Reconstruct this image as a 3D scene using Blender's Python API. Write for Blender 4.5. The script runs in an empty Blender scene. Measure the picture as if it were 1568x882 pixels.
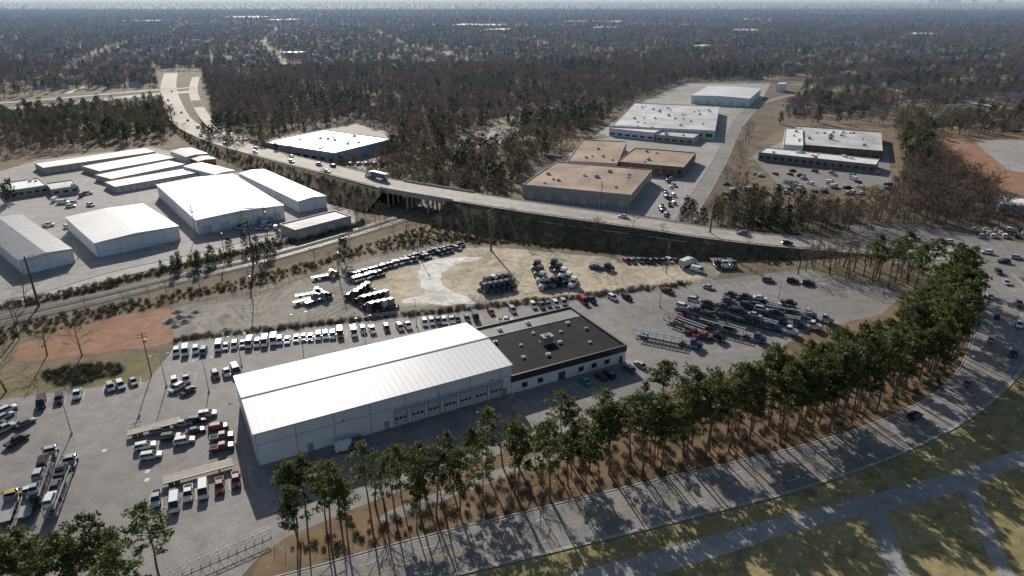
import bpy, bmesh, math, random
import numpy as np
from mathutils import Vector
from mathutils.geometry import tessellate_polygon
R=random.Random(7)
D=bpy.data; SC=bpy.context.scene; COL=SC.collection
TH=math.radians(23.06); F=1045.0; CZ=100.0
cT,sT=math.cos(TH),math.sin(TH)
# survey function: site plan readings -> world metres on the plane z
def G(x,y,z=0.0):
    u=x-784; v=441-y
    t=(CZ-z)/(F*sT-v*cT)
    return Vector((u*t,(F*cT+v*sT)*t))
# ---------------------------------------------------------------- materials
MATS={}
def newmat(name):
    m=D.materials.new(name); m.use_nodes=True
    nt=m.node_tree; b=nt.nodes['Principled BSDF']; return m,nt,b
def N(nt,t,**k):
    n=nt.nodes.new(t)
    for a,b in k.items(): setattr(n,a,b)
    return n
def noise(nt,vec,scale,detail=4,rough=.55,dist=0):
    n=N(nt,'ShaderNodeTexNoise'); n.inputs['Scale'].default_value=scale; n.inputs['Detail'].default_value=detail
    n.inputs['Roughness'].default_value=rough; n.inputs['Distortion'].default_value=dist
    nt.links.new(vec,n.inputs['Vector']); return n.outputs['Fac']
def ramp(nt,fac,stops):
    r=N(nt,'ShaderNodeValToRGB'); e=r.color_ramp.elements
    while len(e)<len(stops): e.new(.5)
    for i,(p,c) in enumerate(stops):
        e[i].position=p; e[i].color=(*c,1) if len(c)==3 else c
    nt.links.new(fac,r.inputs['Fac']); return r.outputs['Color']
def mix(nt,a,b,fac,mode='MIX'):
    n=N(nt,'ShaderNodeMix',data_type='RGBA',blend_type=mode)
    def s(sock,v):
        if hasattr(v,'is_linked'): nt.links.new(v,sock)
        elif isinstance(v,(int,float)): sock.default_value=v
        else: sock.default_value=(*v,1)
    if isinstance(fac,(int,float)): n.inputs[0].default_value=fac
    else: nt.links.new(fac,n.inputs[0])
    s(n.inputs[6],a); s(n.inputs[7],b); return n.outputs[2]
def g3(v): return (v,v,v)
def M(name,c,rough=.6,var=.15,scale=.6,metal=0,rnd=0,spec=.5,trans=0):
    if name in MATS: return MATS[name]
    m,nt,b=newmat(name)
    tc=N(nt,'ShaderNodeTexCoord').outputs['Object']
    f=noise(nt,tc,scale,5,.6)
    c1=tuple(x*(1-var) for x in c); c2=tuple(min(1,x*(1+var)) for x in c)
    col=ramp(nt,f,[(.3,c1),(.7,c2)])
    if rnd:
        oi=N(nt,'ShaderNodeObjectInfo')
        k=ramp(nt,oi.outputs['Random'],[(0,g3(1-rnd)),(1,g3(1))])
        col=mix(nt,col,k,1.0,'MULTIPLY')
    nt.links.new(col,b.inputs['Base Color'])
    b.inputs['Roughness'].default_value=rough; b.inputs['Metallic'].default_value=metal
    b.inputs['Specular IOR Level'].default_value=spec
    if trans:
        t=N(nt,'ShaderNodeBsdfTranslucent'); nt.links.new(col,t.inputs['Color'])
        ms=N(nt,'ShaderNodeMixShader'); ms.inputs[0].default_value=trans
        nt.links.new(b.outputs[0],ms.inputs[1]); nt.links.new(t.outputs[0],ms.inputs[2])
        nt.links.new(ms.outputs[0],nt.nodes['Material Output'].inputs['Surface'])
    MATS[name]=m; return m
def GM(name,c1,c2,c3=None,big=.03,mid=.25,fine=2.5,rough=.9,crack=False,spec=.25,bump=.3,tracks=0):
    m,nt,b=newmat(name); L=nt.links
    P=N(nt,'ShaderNodeNewGeometry').outputs['Position']
    col=ramp(nt,noise(nt,P,big,6,.6,.6),[(.35,c1),(.65,c2)])
    if c3: col=mix(nt,col,c3,ramp(nt,noise(nt,P,mid*.4,5,.65,1),[(.5,g3(0)),(.68,g3(1))]))
    col=mix(nt,col,ramp(nt,noise(nt,P,mid,6,.7),[(.3,g3(.72)),(.7,g3(1.2))]),1.0,'MULTIPLY')
    nf=noise(nt,P,fine,3,.7)
    col=mix(nt,col,ramp(nt,nf,[(.25,g3(.75)),(.75,g3(1.2))]),1.0,'MULTIPLY')
    if tracks:
        for sc,se in((.018,0),(.03,40)):
            mp=N(nt,'ShaderNodeMapping'); mp.inputs['Location'].default_value=(se,se*2,0); L.new(P,mp.inputs['Vector'])
            f=noise(nt,mp.outputs[0],sc,1,.4,.5)
            mm=N(nt,'ShaderNodeMath',operation='MULTIPLY'); L.new(f,mm.inputs[0]); mm.inputs[1].default_value=26
            fr=N(nt,'ShaderNodeMath',operation='PINGPONG'); L.new(mm.outputs[0],fr.inputs[0]); fr.inputs[1].default_value=.5
            line=ramp(nt,fr.outputs[0],[(0,g3(.62)),(.12,g3(.8)),(.22,g3(1)),(.8,g3(1)),(1,g3(1.15))])
            brk=ramp(nt,noise(nt,P,.06,3,.6),[(.42,g3(0)),(.6,g3(tracks))])
            x=mix(nt,(1,1,1),line,brk); col=mix(nt,col,x,1.0,'MULTIPLY')
    if crack:
        v=N(nt,'ShaderNodeTexVoronoi',feature='DISTANCE_TO_EDGE'); v.inputs['Scale'].default_value=.06
        wn=N(nt,'ShaderNodeTexNoise'); wn.inputs['Scale'].default_value=.12; wn.inputs['Detail'].default_value=5; L.new(P,wn.inputs['Vector'])
        mx=N(nt,'ShaderNodeVectorMath',operation='MULTIPLY_ADD'); L.new(wn.outputs['Color'],mx.inputs[0]); mx.inputs[1].default_value=(14,14,0); L.new(P,mx.inputs[2])
        L.new(mx.outputs[0],v.inputs['Vector'])
        ck=ramp(nt,v.outputs['Distance'],[(.0,g3(.7)),(.006,g3(.75)),(.012,g3(1))])
        col=mix(nt,col,mix(nt,(1,1,1),ck,ramp(nt,noise(nt,P,.02,2,.5),[(.45,g3(0)),(.6,g3(.8))])),1.0,'MULTIPLY')
        v2=N(nt,'ShaderNodeTexVoronoi'); v2.inputs['Scale'].default_value=.03; L.new(P,v2.inputs['Vector'])
        sp=N(nt,'ShaderNodeSeparateColor'); L.new(v2.outputs['Color'],sp.inputs[0])
        col=mix(nt,col,ramp(nt,sp.outputs[0],[(0,g3(.93)),(1,g3(1.05))]),1.0,'MULTIPLY')
        col=mix(nt,col,ramp(nt,noise(nt,P,.5,2,.5),[(.66,g3(1)),(.78,g3(.65))]),.8,'MULTIPLY')
    L.new(col,b.inputs['Base Color']); b.inputs['Roughness'].default_value=rough
    b.inputs['Specular IOR Level'].default_value=spec
    if bump:
        bp=N(nt,'ShaderNodeBump'); bp.inputs['Strength'].default_value=bump; bp.inputs['Distance'].default_value=.25
        L.new(nf,bp.inputs['Height']); L.new(bp.outputs[0],b.inputs['Normal'])
    MATS[name]=m; return m
m_litter=GM('leaf_litter',(.13,.098,.07),(.19,.15,.105),(.1,.1,.055),big=.012,mid=.06)
m_yard=GM('yard_grass',(.23,.19,.12),(.31,.26,.17),(.14,.14,.075),big=.012,mid=.08)
m_asph=GM('weathered_asphalt',(.225,.212,.2),(.305,.285,.268),None,rough=.75,crack=True,bump=.1)
m_road=GM('road_asphalt',(.22,.208,.196),(.295,.275,.258),None,rough=.75,crack=True,bump=.1)
m_roadold=GM('concrete_road',(.42,.385,.34),(.52,.48,.43),None,rough=.8,crack=True,bump=.1)
m_gravel=GM('grey_gravel',(.25,.232,.205),(.35,.322,.28),(.38,.34,.275),tracks=.9,bump=.5)
m_sand=GM('sandy_gravel',(.46,.39,.28),(.64,.56,.42),(.36,.3,.215),big=.04,tracks=.8,bump=.4)
m_washout_glare=GM('washout_sun_glare',(.76,.74,.68),(.88,.86,.82),(.58,.51,.41),big=.05,tracks=.4)  # washout ground, base colour whitened to imitate sun glare on the wet surface
m_clay=GM('red_clay',(.3,.15,.09),(.38,.215,.135),(.24,.17,.11),big=.06)
m_grass=GM('winter_grass',(.17,.15,.065),(.26,.21,.11),(.11,.12,.045),big=.03,mid=.35)
m_lawn=GM('lawn',(.27,.225,.1),(.4,.325,.165),(.18,.17,.065),big=.02,mid=.4)
m_straw=GM('pine_straw',(.19,.12,.07),(.25,.17,.1),(.13,.1,.055),big=.06)
m_brush=GM('dry_brush_ground',(.17,.13,.085),(.25,.19,.125),(.1,.09,.05),big=.04)
m_apron=GM('industrial_apron',(.31,.295,.28),(.4,.38,.36),None,rough=.8,crack=True,bump=.1)
m_ballast=GM('rail_ballast',(.14,.125,.11),(.2,.18,.16))
m_conc=GM('path_concrete',(.3,.295,.28),(.38,.37,.35),None,bump=.1)
m_ivy=GM('ivy_bank',(.07,.075,.04),(.13,.12,.065),(.17,.13,.085),big=.08,mid=.5)
WHITE=M('white_metal_wall',(.78,.8,.83),.5,.05,.25)
MROOF=M('white_metal_roof',(.89,.875,.85),.34,.04,.08)
GREYM=M('grey_metal',(.28,.29,.3),.45,.15,.5)
DARK=M('dark_glass',(.03,.035,.045),.12,.1)
BLACK=M('black_membrane_roof',(.022,.022,.024),.85,.35,.12,spec=.12)
TRIM=M('trim_grey',(.42,.42,.42),.6)
PAINT=M('white_road_paint',(.6,.6,.58),.7,.3,1.5)
YEL=M('yellow_road_paint',(.42,.33,.14),.8,.35,1.5)
TYRE=M('tyre_rubber',(.02,.02,.02),.9)
STEEL=M('galvanised_steel',(.35,.36,.37),.45,.1,1,.6)
WOOD=M('pole_wood',(.14,.1,.075),.9)
CONC=M('bridge_concrete',(.4,.38,.35),.85,.2,.3)
BARK=M('bark',(.13,.105,.085),.95,.3,1.5,rnd=.3)
PBARK=M('pine_bark',(.19,.135,.1),.95,.3,1.5,rnd=.3)
TWIG=M('bare_twigs',(.225,.17,.135),.9,.25,.3,rnd=.5,trans=.2)
NEED=M('pine_needles',(.115,.145,.038),.6,.45,.35,rnd=.4,trans=.45)
EVER=M('evergreen_leaves',(.05,.07,.03),.7,.4,.3,rnd=.5,trans=.25)
# ---------------------------------------------------------------- mesh builder
class MB:
    def __init__(s): s.v=[];s.f=[];s.m=[];s.mats=[]
    def mi(s,m):
        if m not in s.mats: s.mats.append(m)
        return s.mats.index(m)
    def face(s,vs,m):
        b=len(s.v); s.v+= [tuple(p) for p in vs]; s.f.append(tuple(range(b,b+len(vs)))); s.m.append(s.mi(m))
    def hexa(s,b,t,m,mt=None,bottom=True):
        n=len(b);o=len(s.v); s.v+=[tuple(p) for p in b]+[tuple(p) for p in t]; k=s.mi(m); kt=s.mi(mt or m)
        for i in range(n):
            j=(i+1)%n; s.f.append((o+i,o+j,o+n+j,o+n+i)); s.m.append(k)
        s.f.append(tuple(range(o+n,o+2*n))); s.m.append(kt)
        if bottom: s.f.append(tuple(range(o+n-1,o-1,-1))); s.m.append(k)
    def box(s,x0,x1,y0,y1,z0,z1,m,mt=None):
        s.hexa([(x0,y0,z0),(x1,y0,z0),(x1,y1,z0),(x0,y1,z0)],[(x0,y0,z1),(x1,y0,z1),(x1,y1,z1),(x0,y1,z1)],m,mt)
    def cyl(s,p0,p1,r0,r1,n,m,cap=True):
        p0=Vector(p0);p1=Vector(p1);d=(p1-p0)
        if d.length<1e-6:return
        d.normalize(); a=d.orthogonal().normalized(); b=d.cross(a)
        o=len(s.v);k=s.mi(m)
        for p,r in((p0,r0),(p1,r1)):
            for i in range(n):
                t=6.28318*i/n; s.v.append(tuple(p+a*(r*math.cos(t))+b*(r*math.sin(t))))
        for i in range(n):
            j=(i+1)%n; s.f.append((o+i,o+j,o+n+j,o+n+i)); s.m.append(k)
        if cap:
            s.f.append(tuple(range(o+n,o+2*n))); s.m.append(k); s.f.append(tuple(range(o+n-1,o-1,-1))); s.m.append(k)
    def loft(s,rings,m,caps=True):
        n=len(rings[0]);o=len(s.v);k=s.mi(m)
        for r in rings: s.v+=[tuple(p) for p in r]
        for a in range(len(rings)-1):
            for i in range(n):
                j=(i+1)%n; s.f.append((o+a*n+i,o+a*n+j,o+(a+1)*n+j,o+(a+1)*n+i)); s.m.append(k)
        if caps:
            s.f.append(tuple(range(o+n-1,o-1,-1)));s.m.append(k)
            e=o+(len(rings)-1)*n; s.f.append(tuple(range(e,e+n)));s.m.append(k)
    def add(s,q,x=0,y=0,z=0,a=0,pitch=0):
        o=len(s.v);c,d=math.cos(a),math.sin(a);cp,sp=math.cos(pitch),math.sin(pitch)
        for (vx,vy,vz) in q.v:
            X=vx*cp-vz*sp; Z=vx*sp+vz*cp
            s.v.append((x+X*c-vy*d,y+X*d+vy*c,z+Z))
        mm=[s.mi(k) for k in q.mats]
        for f,k in zip(q.f,q.m): s.f.append(tuple(i+o for i in f)); s.m.append(mm[k])
    def mesh(s,name):
        me=D.meshes.new(name); me.from_pydata(s.v,[],s.f)
        for k in s.mats: me.materials.append(k)
        me.polygons.foreach_set('material_index',s.m)
        me.update(); return me
    def obj(s,name,loc=(0,0,0),rz=0,parent=None):
        o=D.objects.new(name,s.mesh(name)); o.location=loc; o.rotation_euler=(0,0,rz); COL.objects.link(o)
        if parent: o.parent=parent
        return o
def inst(name,me,x,y,z=0,rz=0,sc=1):
    o=D.objects.new(name,me); o.location=(x,y,z); o.rotation_euler=(0,0,rz)
    o.scale=(sc,sc,sc) if not isinstance(sc,tuple) else sc
    COL.objects.link(o); return o
def empty(name,x,y,z,rz):
    o=D.objects.new(name,None); o.location=(x,y,z); o.rotation_euler=(0,0,rz); COL.objects.link(o); return o
# ---------------------------------------------------------------- ground sheets
def cr(pts,n=6,closed=False):
    out=[];L=len(pts)
    rng=range(L) if closed else range(L-1)
    for i in rng:
        g=lambda k: pts[k%L] if closed else pts[max(0,min(L-1,k))]
        p0,p1,p2,p3=g(i-1),g(i),g(i+1),g(i+2)
        for j in range(n):
            t=j/n
            out.append(.5*((2*p1)+(p2-p0)*t+(2*p0-5*p1+4*p2-p3)*t*t+(3*p1-p0-3*p2+p3)*t*t*t))
    if not closed: out.append(pts[-1])
    return out
def patch(name,px,z,mat,smooth=0,jit=0):
    pts=[G(*p) for p in px]
    if smooth: pts=cr(pts,smooth,True)
    if jit:
        rr=random.Random(len(px)*7+int(z*1000)); q=[]
        for i,p in enumerate(pts):
            nx=pts[(i+1)%len(pts)]; k=max(1,int((nx-p).length/2.5))
            for j in range(k):
                w=p.lerp(nx,j/k); q.append(w+Vector((rr.uniform(-jit,jit),rr.uniform(-jit,jit))))
        pts=q
    V=[Vector((p.x,p.y,z)) for p in pts]
    fs=[]
    for a,b,c in tessellate_polygon([V]):
        n=(V[b].x-V[a].x)*(V[c].y-V[a].y)-(V[b].y-V[a].y)*(V[c].x-V[a].x)
        if abs(n)<1e-7: continue
        fs.append((a,b,c) if n>0 else (a,c,b))
    me=D.meshes.new(name); me.from_pydata([tuple(v) for v in V],[],fs); me.materials.append(mat); me.update()
    o=D.objects.new(name,me); COL.objects.link(o); return o
def offs(P,o):
    out=[]
    for i,p in enumerate(P):
        a=P[max(0,i-1)];b=P[min(len(P)-1,i+1)];d=Vector((b.x-a.x,b.y-a.y)).normalized()
        out.append(Vector((p.x+d.y*-o,p.y+d.x*o,p.z)))
    return out
def strip(mb,A,B,m,dz=0):
    for i in range(len(A)-1):
        q=[(A[i].x,A[i].y,A[i].z+dz),(B[i].x,B[i].y,B[i].z+dz),(B[i+1].x,B[i+1].y,B[i+1].z+dz),(A[i+1].x,A[i+1].y,A[i+1].z+dz)]
        ar=sum(q[k][0]*q[(k+1)%4][1]-q[(k+1)%4][0]*q[k][1] for k in range(4))
        if ar<-1e-3: q.reverse()
        mb.face(q,m)
def line3(px,n=8):
    P=[]
    for p in px:
        z=p[2] if len(p)>2 else 0; g=G(p[0],p[1],z); P.append(Vector((g.x,g.y,z)))
    return cr(P,n)
def resample(P,step):
    out=[P[0]];acc=0
    for i in range(len(P)-1):
        a,b=P[i],P[i+1];l=(b-a).length;t=step-acc
        while t<=l: out.append(a.lerp(b,t/l)); t+=step
        acc=(acc+l)%step if l>0 else acc
    return out
def dashes(mb,P,o,w,m,dz,on=3,off=9):
    Q=resample(P,1.0)
    A=offs(Q,o+w/2);B=offs(Q,o-w/2);i=0
    while i+on<len(Q):
        strip(mb,A[i:i+on+1],B[i:i+on+1],m,dz); i+=on+off
def road(name,P,W,m,z,lines=True,kerb=True):
    mb=MB(); strip(mb,offs(P,W/2),offs(P,-W/2),m,z)
    if lines:
        for s in(.12,-.12-.15): strip(mb,offs(P,s+.15),offs(P,s),YEL,z+.015)
        for s in(-1,1): strip(mb,offs(P,s*(W/2-.6)+.09),offs(P,s*(W/2-.6)-.09),PAINT,z+.015)
        if W>12:
            for s in(-1,1): dashes(mb,P,s*W/4,.18,PAINT,z+.015)
    if kerb:
        for s in(-1,1):
            a=offs(P,s*W/2);b=offs(P,s*(W/2+.3))
            strip(mb,b,a,CONC,z+.13); strip(mb,[p+Vector((0,0,z+.13)) for p in a],[p+Vector((0,0,z)) for p in a],CONC)
            strip(mb,[p+Vector((0,0,z+.13)) for p in b],[p+Vector((0,0,-.1)) for p in b],CONC)
    return mb.obj(name)
gb=MB(); S=40000
gb.face([(-S,-500,0),(S,-500,0),(S,S,0),(-S,S,0)],m_litter); gb.obj('ground')
patch('winter_grass',[(-300,640),(0,560),(230,535),(262,560),(225,600),(100,612),(0,650),(-300,760)],.02,m_grass,0,.6)
patch('creek_ditch',[(60,572),(110,560),(180,556),(195,566),(150,582),(90,592)],.03,m_ivy,4,.6)
patch('lawn',[(300,1100),(650,882),(850,830),(1000,790),(1150,750),(1300,705),(1450,640),(1540,585),(1600,500),(1600,400),(2300,400),(2300,1100)],.02,m_lawn)
patch('brush_verge',[(-300,560),(0,500),(300,440),(480,395),(640,345),(760,330),(1000,370),(1220,400),(1220,430),(1060,440),(860,465),(500,500),(260,535),(-300,620)],.03,m_brush)
patch('red_clay',[(30,530),(120,499),(255,470),(280,482),(262,522),(160,540),(40,552)],.05,m_clay,4,.8)
patch('red_clay_construction_site',[(1420,215),(1480,205),(1700,200),(1700,300),(1545,295),(1470,262)],.05,m_clay,4,2)
patch('building_foundation_slab',[(1490,216),(1568,212),(1640,240),(1600,268),(1545,262)],.12,m_apron)
patch('gravel_lot',[(262,470),(400,448),(470,425),(540,402),(620,385),(705,375),(760,378),(900,392),(1060,398),(1110,412),(1090,432),(880,458),(640,482),(480,498),(268,524)],.06,m_gravel,0,.7)
patch('sandy_gravel_lot',[(640,392),(700,380),(770,380),(900,392),(1045,400),(1075,425),(990,440),(880,452),(740,462),(600,470),(560,455),(590,420)],.075,m_sand,5,1.2)
patch('glare_washout',[(650,402),(700,394),(742,395),(700,405),(678,420),(682,440),(720,458),(735,464),(700,467),(650,466),(615,462),(648,448),(640,425)],.09,m_washout_glare,5,1.0)  # washout swoosh with the wet sun glare painted into its colour
patch('parking_lot',[(-300,700),(0,612),(150,592),(225,585),(262,540),(268,524),(480,500),(640,484),(880,460),(1100,428),(1235,412),(1290,425),(1385,450),(1350,482),(1240,505),(1150,560),(1010,605),(880,655),(700,720),(560,772),(440,822),(400,850),(300,960),(-300,1100)],.04,m_asph)
patch('pine_straw_ground',[(350,960),(400,850),(440,822),(560,772),(700,720),(880,655),(1010,605),(1150,560),(1240,505),(1350,482),(1385,450),(1480,420),(1500,500),(1480,565),(1425,613),(1330,655),(1200,694),(1000,740),(800,790),(620,835),(460,882)],.03,m_straw)
patch('drive_lane',[(600,800),(700,758),(800,722),(900,682),(905,672),(800,706),(700,742),(590,785)],.05,m_road,3)
patch('industrial_apron',[(-300,500),(-300,285),(0,262),(60,245),(230,225),(300,240),(430,290),(540,315),(545,345),(440,372),(300,400),(150,440),(0,470)],.04,m_apron,0,.3)
patch('dry_grass_verge',[(-200,258),(0,245),(200,220),(260,205),(300,222),(240,228),(60,246),(0,262)],.03,m_brush,0,.5)
patch('street_apron',[(800,330),(800,296),(850,250),(905,212),(935,190),(985,155),(1050,128),(1180,128),(1160,165),(1125,210),(1100,260),(1065,312),(1050,350)],.04,m_apron)
patch('factory_yard',[(1130,300),(1150,225),(1215,186),(1370,188),(1385,262),(1350,312),(1200,318)],.04,m_brush)
patch('factory_parking',[(1150,240),(1200,215),(1360,225),(1365,285),(1200,290)],.06,m_asph)
patch('junction_asphalt',[(1290,345),(1390,344),(1568,372),(1750,395),(1750,440),(1600,425),(1480,425),(1400,408),(1290,392)],.07,m_road)
patch('warehouse_yard',[(405,215),(545,190),(620,208),(560,262),(430,246)],.05,m_asph)
patch('woodland_car_park',[(690,232),(760,222),(800,196),(770,190),(700,212)],.05,m_apron,0,1.5)
patch('woodland_clearing',[(720,180),(800,178),(860,172),(850,180),(760,190)],.05,m_yard,0,1.5)
# ---------------------------------------------------------------- boulevard
def edge(px): return line3(px,8)
A=edge([(300,915),(470,872),(620,830),(800,786),(1000,737),(1200,691),(1330,652),(1420,610),(1473,560),(1490,500),(1484,450),(1462,412)])
B=edge([(480,940),(620,900),(760,866),(900,832),(1070,790),(1240,745),(1390,690),(1500,630),(1570,560),(1590,500),(1580,450),(1548,418)])
mb=MB(); strip(mb,B,A,m_road,.06)
def mid(t): return [a.lerp(b,t) for a,b in zip(A,B)]
for t in(.485,.505): strip(mb,offs(mid(t),-.08),offs(mid(t),.08),YEL,.08)
for t in(.25,.75): dashes(mb,mid(t),0,.15,PAINT,.08)
for t in(.03,.97): strip(mb,offs(mid(t),-.08),offs(mid(t),.08),PAINT,.08)
for E,s in((A,1),(B,-1)):
    e2=offs(E,.35*s)
    strip(mb,E,e2,CONC,.19)
    strip(mb,[p+Vector((0,0,.19)) for p in E],[p+Vector((0,0,.0)) for p in E],CONC)
mb.obj('boulevard_road')
P1=edge([(780,905),(850,885),(1000,845),(1200,790),(1330,758),(1480,718),(1568,688),(1800,640)])
P2=edge([(830,930),(910,905),(1050,868),(1225,812),(1345,785),(1485,748),(1575,712),(1820,660)])
mb=MB(); strip(mb,P2,P1,m_conc,.04); mb.obj('greenway_path')
for pts,w in(([(1482,735),(1500,790),(1530,860),(1560,930)],3.2),([(1338,770),(1355,820),(1378,882),(1400,950)],4)):
    P=line3(pts); mb=MB(); strip(mb,offs(P,w/2),offs(P,-w/2),m_conc,.055); mb.obj('park_path')
# ---------------------------------------------------------------- overpass
OV=line3([(262,112,0),(258,135,0),(268,168,1),(285,190,2),(330,212,4),(400,233,6),(470,251,8),(540,268,9),(600,283,9),(700,300,9),(800,316,9),(900,330,8.5),(1000,344,7.5),(1080,356,6),(1180,368,3.5),(1280,376,1.2),(1380,384,.1),(1480,392,.1)],10)
road('overpass_road',OV,17,m_roadold,.1)
road('side_ramp_road',line3([(300,118,0),(296,140,0),(308,170,0),(330,195,2),(370,214,4)],8),9,m_roadold,.12,lines=False)
iB0,iB1=81,90
BANK=[]
rb=random.Random(77)
def emb(P,W,slope,m,side):
    a=offs(P,side*(W/2+.3)); b=[]
    for p,q in zip(P,a):
        d=(q-p).normalized(); b.append(Vector((q.x+d.x*slope*p.z,q.y+d.y*slope*p.z,-.05)))
    mb=MB(); a=[x+Vector((0,0,.08)) for x in a]
    strip(mb,a,b,m)
    if side<0:
        for i in range(len(P)-1):
            if P[i].z<1.2: continue
            nn=int((a[i+1]-a[i]).length*P[i].z*slope/7)
            for k in range(nn):
                t,u=rb.random(),rb.uniform(.12,1); BANK.append(tuple(a[i].lerp(a[i+1],t).lerp(b[i].lerp(b[i+1],t),u)))
    return mb
for nm,rng in(('west',(10,iB0+1)),('east',(iB1,len(OV)-10))):
    P=OV[rng[0]:rng[1]]
    for side in(-1,1): emb(P,17,1.7,m_brush if nm=='west' else m_ivy,side).obj('road_embankment')
a=offs(OV,-10.2)[103:128]
mb=MB()
for i in range(len(a)-1):
    p,q=a[i],a[i+1]; h1,h2=p.z*.8,q.z*.8
    d=Vector((q.x-p.x,q.y-p.y,0)).normalized(); n=Vector((d.y,-d.x,0))*3.2
    mb.hexa([(p.x+n.x,p.y+n.y,0),(q.x+n.x,q.y+n.y,0),(q.x,q.y,0),(p.x,p.y,0)],[(p.x+n.x*.8,p.y+n.y*.8,h1),(q.x+n.x*.8,q.y+n.y*.8,h2),(q.x,q.y,h2),(p.x,p.y,h1)],M('dark_stone_wall',(.11,.105,.1),1,.5,.5,spec=.03))
mb.obj('retaining_wall')
E=empty('road_bridge',0,0,0,0)
mb=MB(); P=OV[iB0-1:iB1+2]
for side in(-1,1):
    a=offs(P,side*8.85);b=offs(P,side*9.2)
    for i in range(len(P)-1):
        mb.hexa([(a[i].x,a[i].y,a[i].z-.05),(a[i+1].x,a[i+1].y,a[i+1].z-.05),(b[i+1].x,b[i+1].y,b[i+1].z-.05),(b[i].x,b[i].y,b[i].z-.05)],
                [(a[i].x,a[i].y,a[i].z+1.05),(a[i+1].x,a[i+1].y,a[i+1].z+1.05),(b[i+1].x,b[i+1].y,b[i+1].z+1.05),(b[i].x,b[i].y,b[i].z+1.05)],CONC)
mb.obj('parapet',parent=E)
mb=MB(); a=offs(P,9.3);b=offs(P,-9.3)
for i in range(len(P)-1):
    mb.hexa([(b[i].x,b[i].y,b[i].z-1.5),(b[i+1].x,b[i+1].y,b[i+1].z-1.5),(a[i+1].x,a[i+1].y,a[i+1].z-1.5),(a[i].x,a[i].y,a[i].z-1.5)],
            [(b[i].x,b[i].y,b[i].z-.06),(b[i+1].x,b[i+1].y,b[i+1].z-.06),(a[i+1].x,a[i+1].y,a[i+1].z-.06),(a[i].x,a[i].y,a[i].z-.06)],CONC)
mb.obj('deck',parent=E)
mb=MB()
for i in(iB0,iB0+3,iB0+6,iB1):
    p=OV[i]; d=(OV[i+1]-OV[i-1]).normalized()
    for o in(-7.5,-3.7,0,3.7,7.5): 
        x,y=p.x-d.y*o,p.y+d.x*o; mb.cyl((x,y,0),(x,y,p.z-2.3),.55,.55,10,CONC)
    c=[(p.x-d.y*o+d.x*w,p.y+d.x*o+d.y*w) for o,w in((-9,-.7),(9,-.7),(9,.7),(-9,.7))]
    mb.hexa([(x,y,p.z-2.4) for x,y in c],[(x,y,p.z-1.5) for x,y in c],CONC)
mb.obj('piers',parent=E)
mb=MB()
for s in(-1,1):
    a=offs(OV,s*8.3)
    for seg in((50,iB0-1),(iB1+2,150)):
        Q=[p+Vector((0,0,.75)) for p in a[seg[0]:seg[1]]]; Q2=[p+Vector((0,0,-.35)) for p in Q]
        strip(mb,Q,Q2,STEEL)
        for p in Q: mb.cyl(p-Vector((0,0,.75)),p,.07,.07,4,STEEL)
mb.obj('guard_rail')
road('industrial_road',line3([(-300,520),(0,468),(90,447),(180,420),(290,396),(380,374),(440,360),(520,345)]),8,m_roadold,.06,lines=False)
road('industrial_street',line3([(1040,352),(1058,320),(1080,285),(1103,245),(1122,205),(1137,178),(1165,158),(1215,145)]),9,m_road,.07,lines=False)
road('highway',line3([(-400,205),(0,168),(110,158),(215,147),(300,140)]),26,m_roadold,.2)
road('highway_far',line3([(-400,185),(0,158),(110,149),(215,140),(300,134)]),14,m_roadold,.2)
for off in(0,6.5):
    P=offs(line3([(-300,570),(0,497),(150,462),(290,428),(400,402),(480,380),(560,356),(640,330),(690,308),(760,280),(880,240)]),off)
    mb=MB(); strip(mb,offs(P,2.2),offs(P,-2.2),m_ballast,.25); 
    for s in(-1,1): strip(mb,[p+Vector((0,0,.25)) for p in offs(P,s*2.2)],[p for p in offs(P,s*3)],m_ballast)
    for s in(-.75,.75):
        a=offs(P,s-.05);b=offs(P,s+.05); strip(mb,b,a,STEEL,.48)
    Q=resample(P,.75); tm=M('sleeper_wood',(.08,.06,.05),.9)
    for i in range(1,len(Q)-1):
        d=(Q[i+1]-Q[i-1]).normalized(); n=Vector((-d.y,d.x,0)); p=Q[i]; u=Vector((0,0,.33))
        mb.face([p+n*1.3-d*.12+u,p-n*1.3-d*.12+u,p-n*1.3+d*.12+u,p+n*1.3+d*.12+u],tm)
    mb.obj('railway_track')
# ---------------------------------------------------------------- buildings
def frame(nl,nr,bl,z):
    a,b,c=G(*nl,z),G(*nr,z),G(*bl,z); u=(b-a); w=u.length; u=u/w; n=Vector((-u.y,u.x))
    return a,w,abs((c-a).dot(n)),math.atan2(u.y,u.x)
def opening(fr,gl,face,w,d,c,hw,z0,z1,gm=DARK,fm=TRIM):
    def bx(mb,a,b,z0,z1,t,m):
        if face=='f': mb.box(a,b,-t,-.0,z0,z1,m)
        if face=='b': mb.box(a,b,d,d+t,z0,z1,m)
        if face=='l': mb.box(-t,0,a,b,z0,z1,m)
        if face=='r': mb.box(w,w+t,a,b,z0,z1,m)
    bx(gl,c-hw,c+hw,z0,z1,.05,gm)
    f=.14
    bx(fr,c-hw-f,c+hw+f,z1,z1+f,.14,fm)
    bx(fr,c-hw-f,c-hw,z0,z1,.12,fm); bx(fr,c+hw,c+hw+f,z0,z1,.12,fm)
    if z0>.3: bx(fr,c-hw-f,c+hw+f,z0-f,z0,.16,fm)
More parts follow.
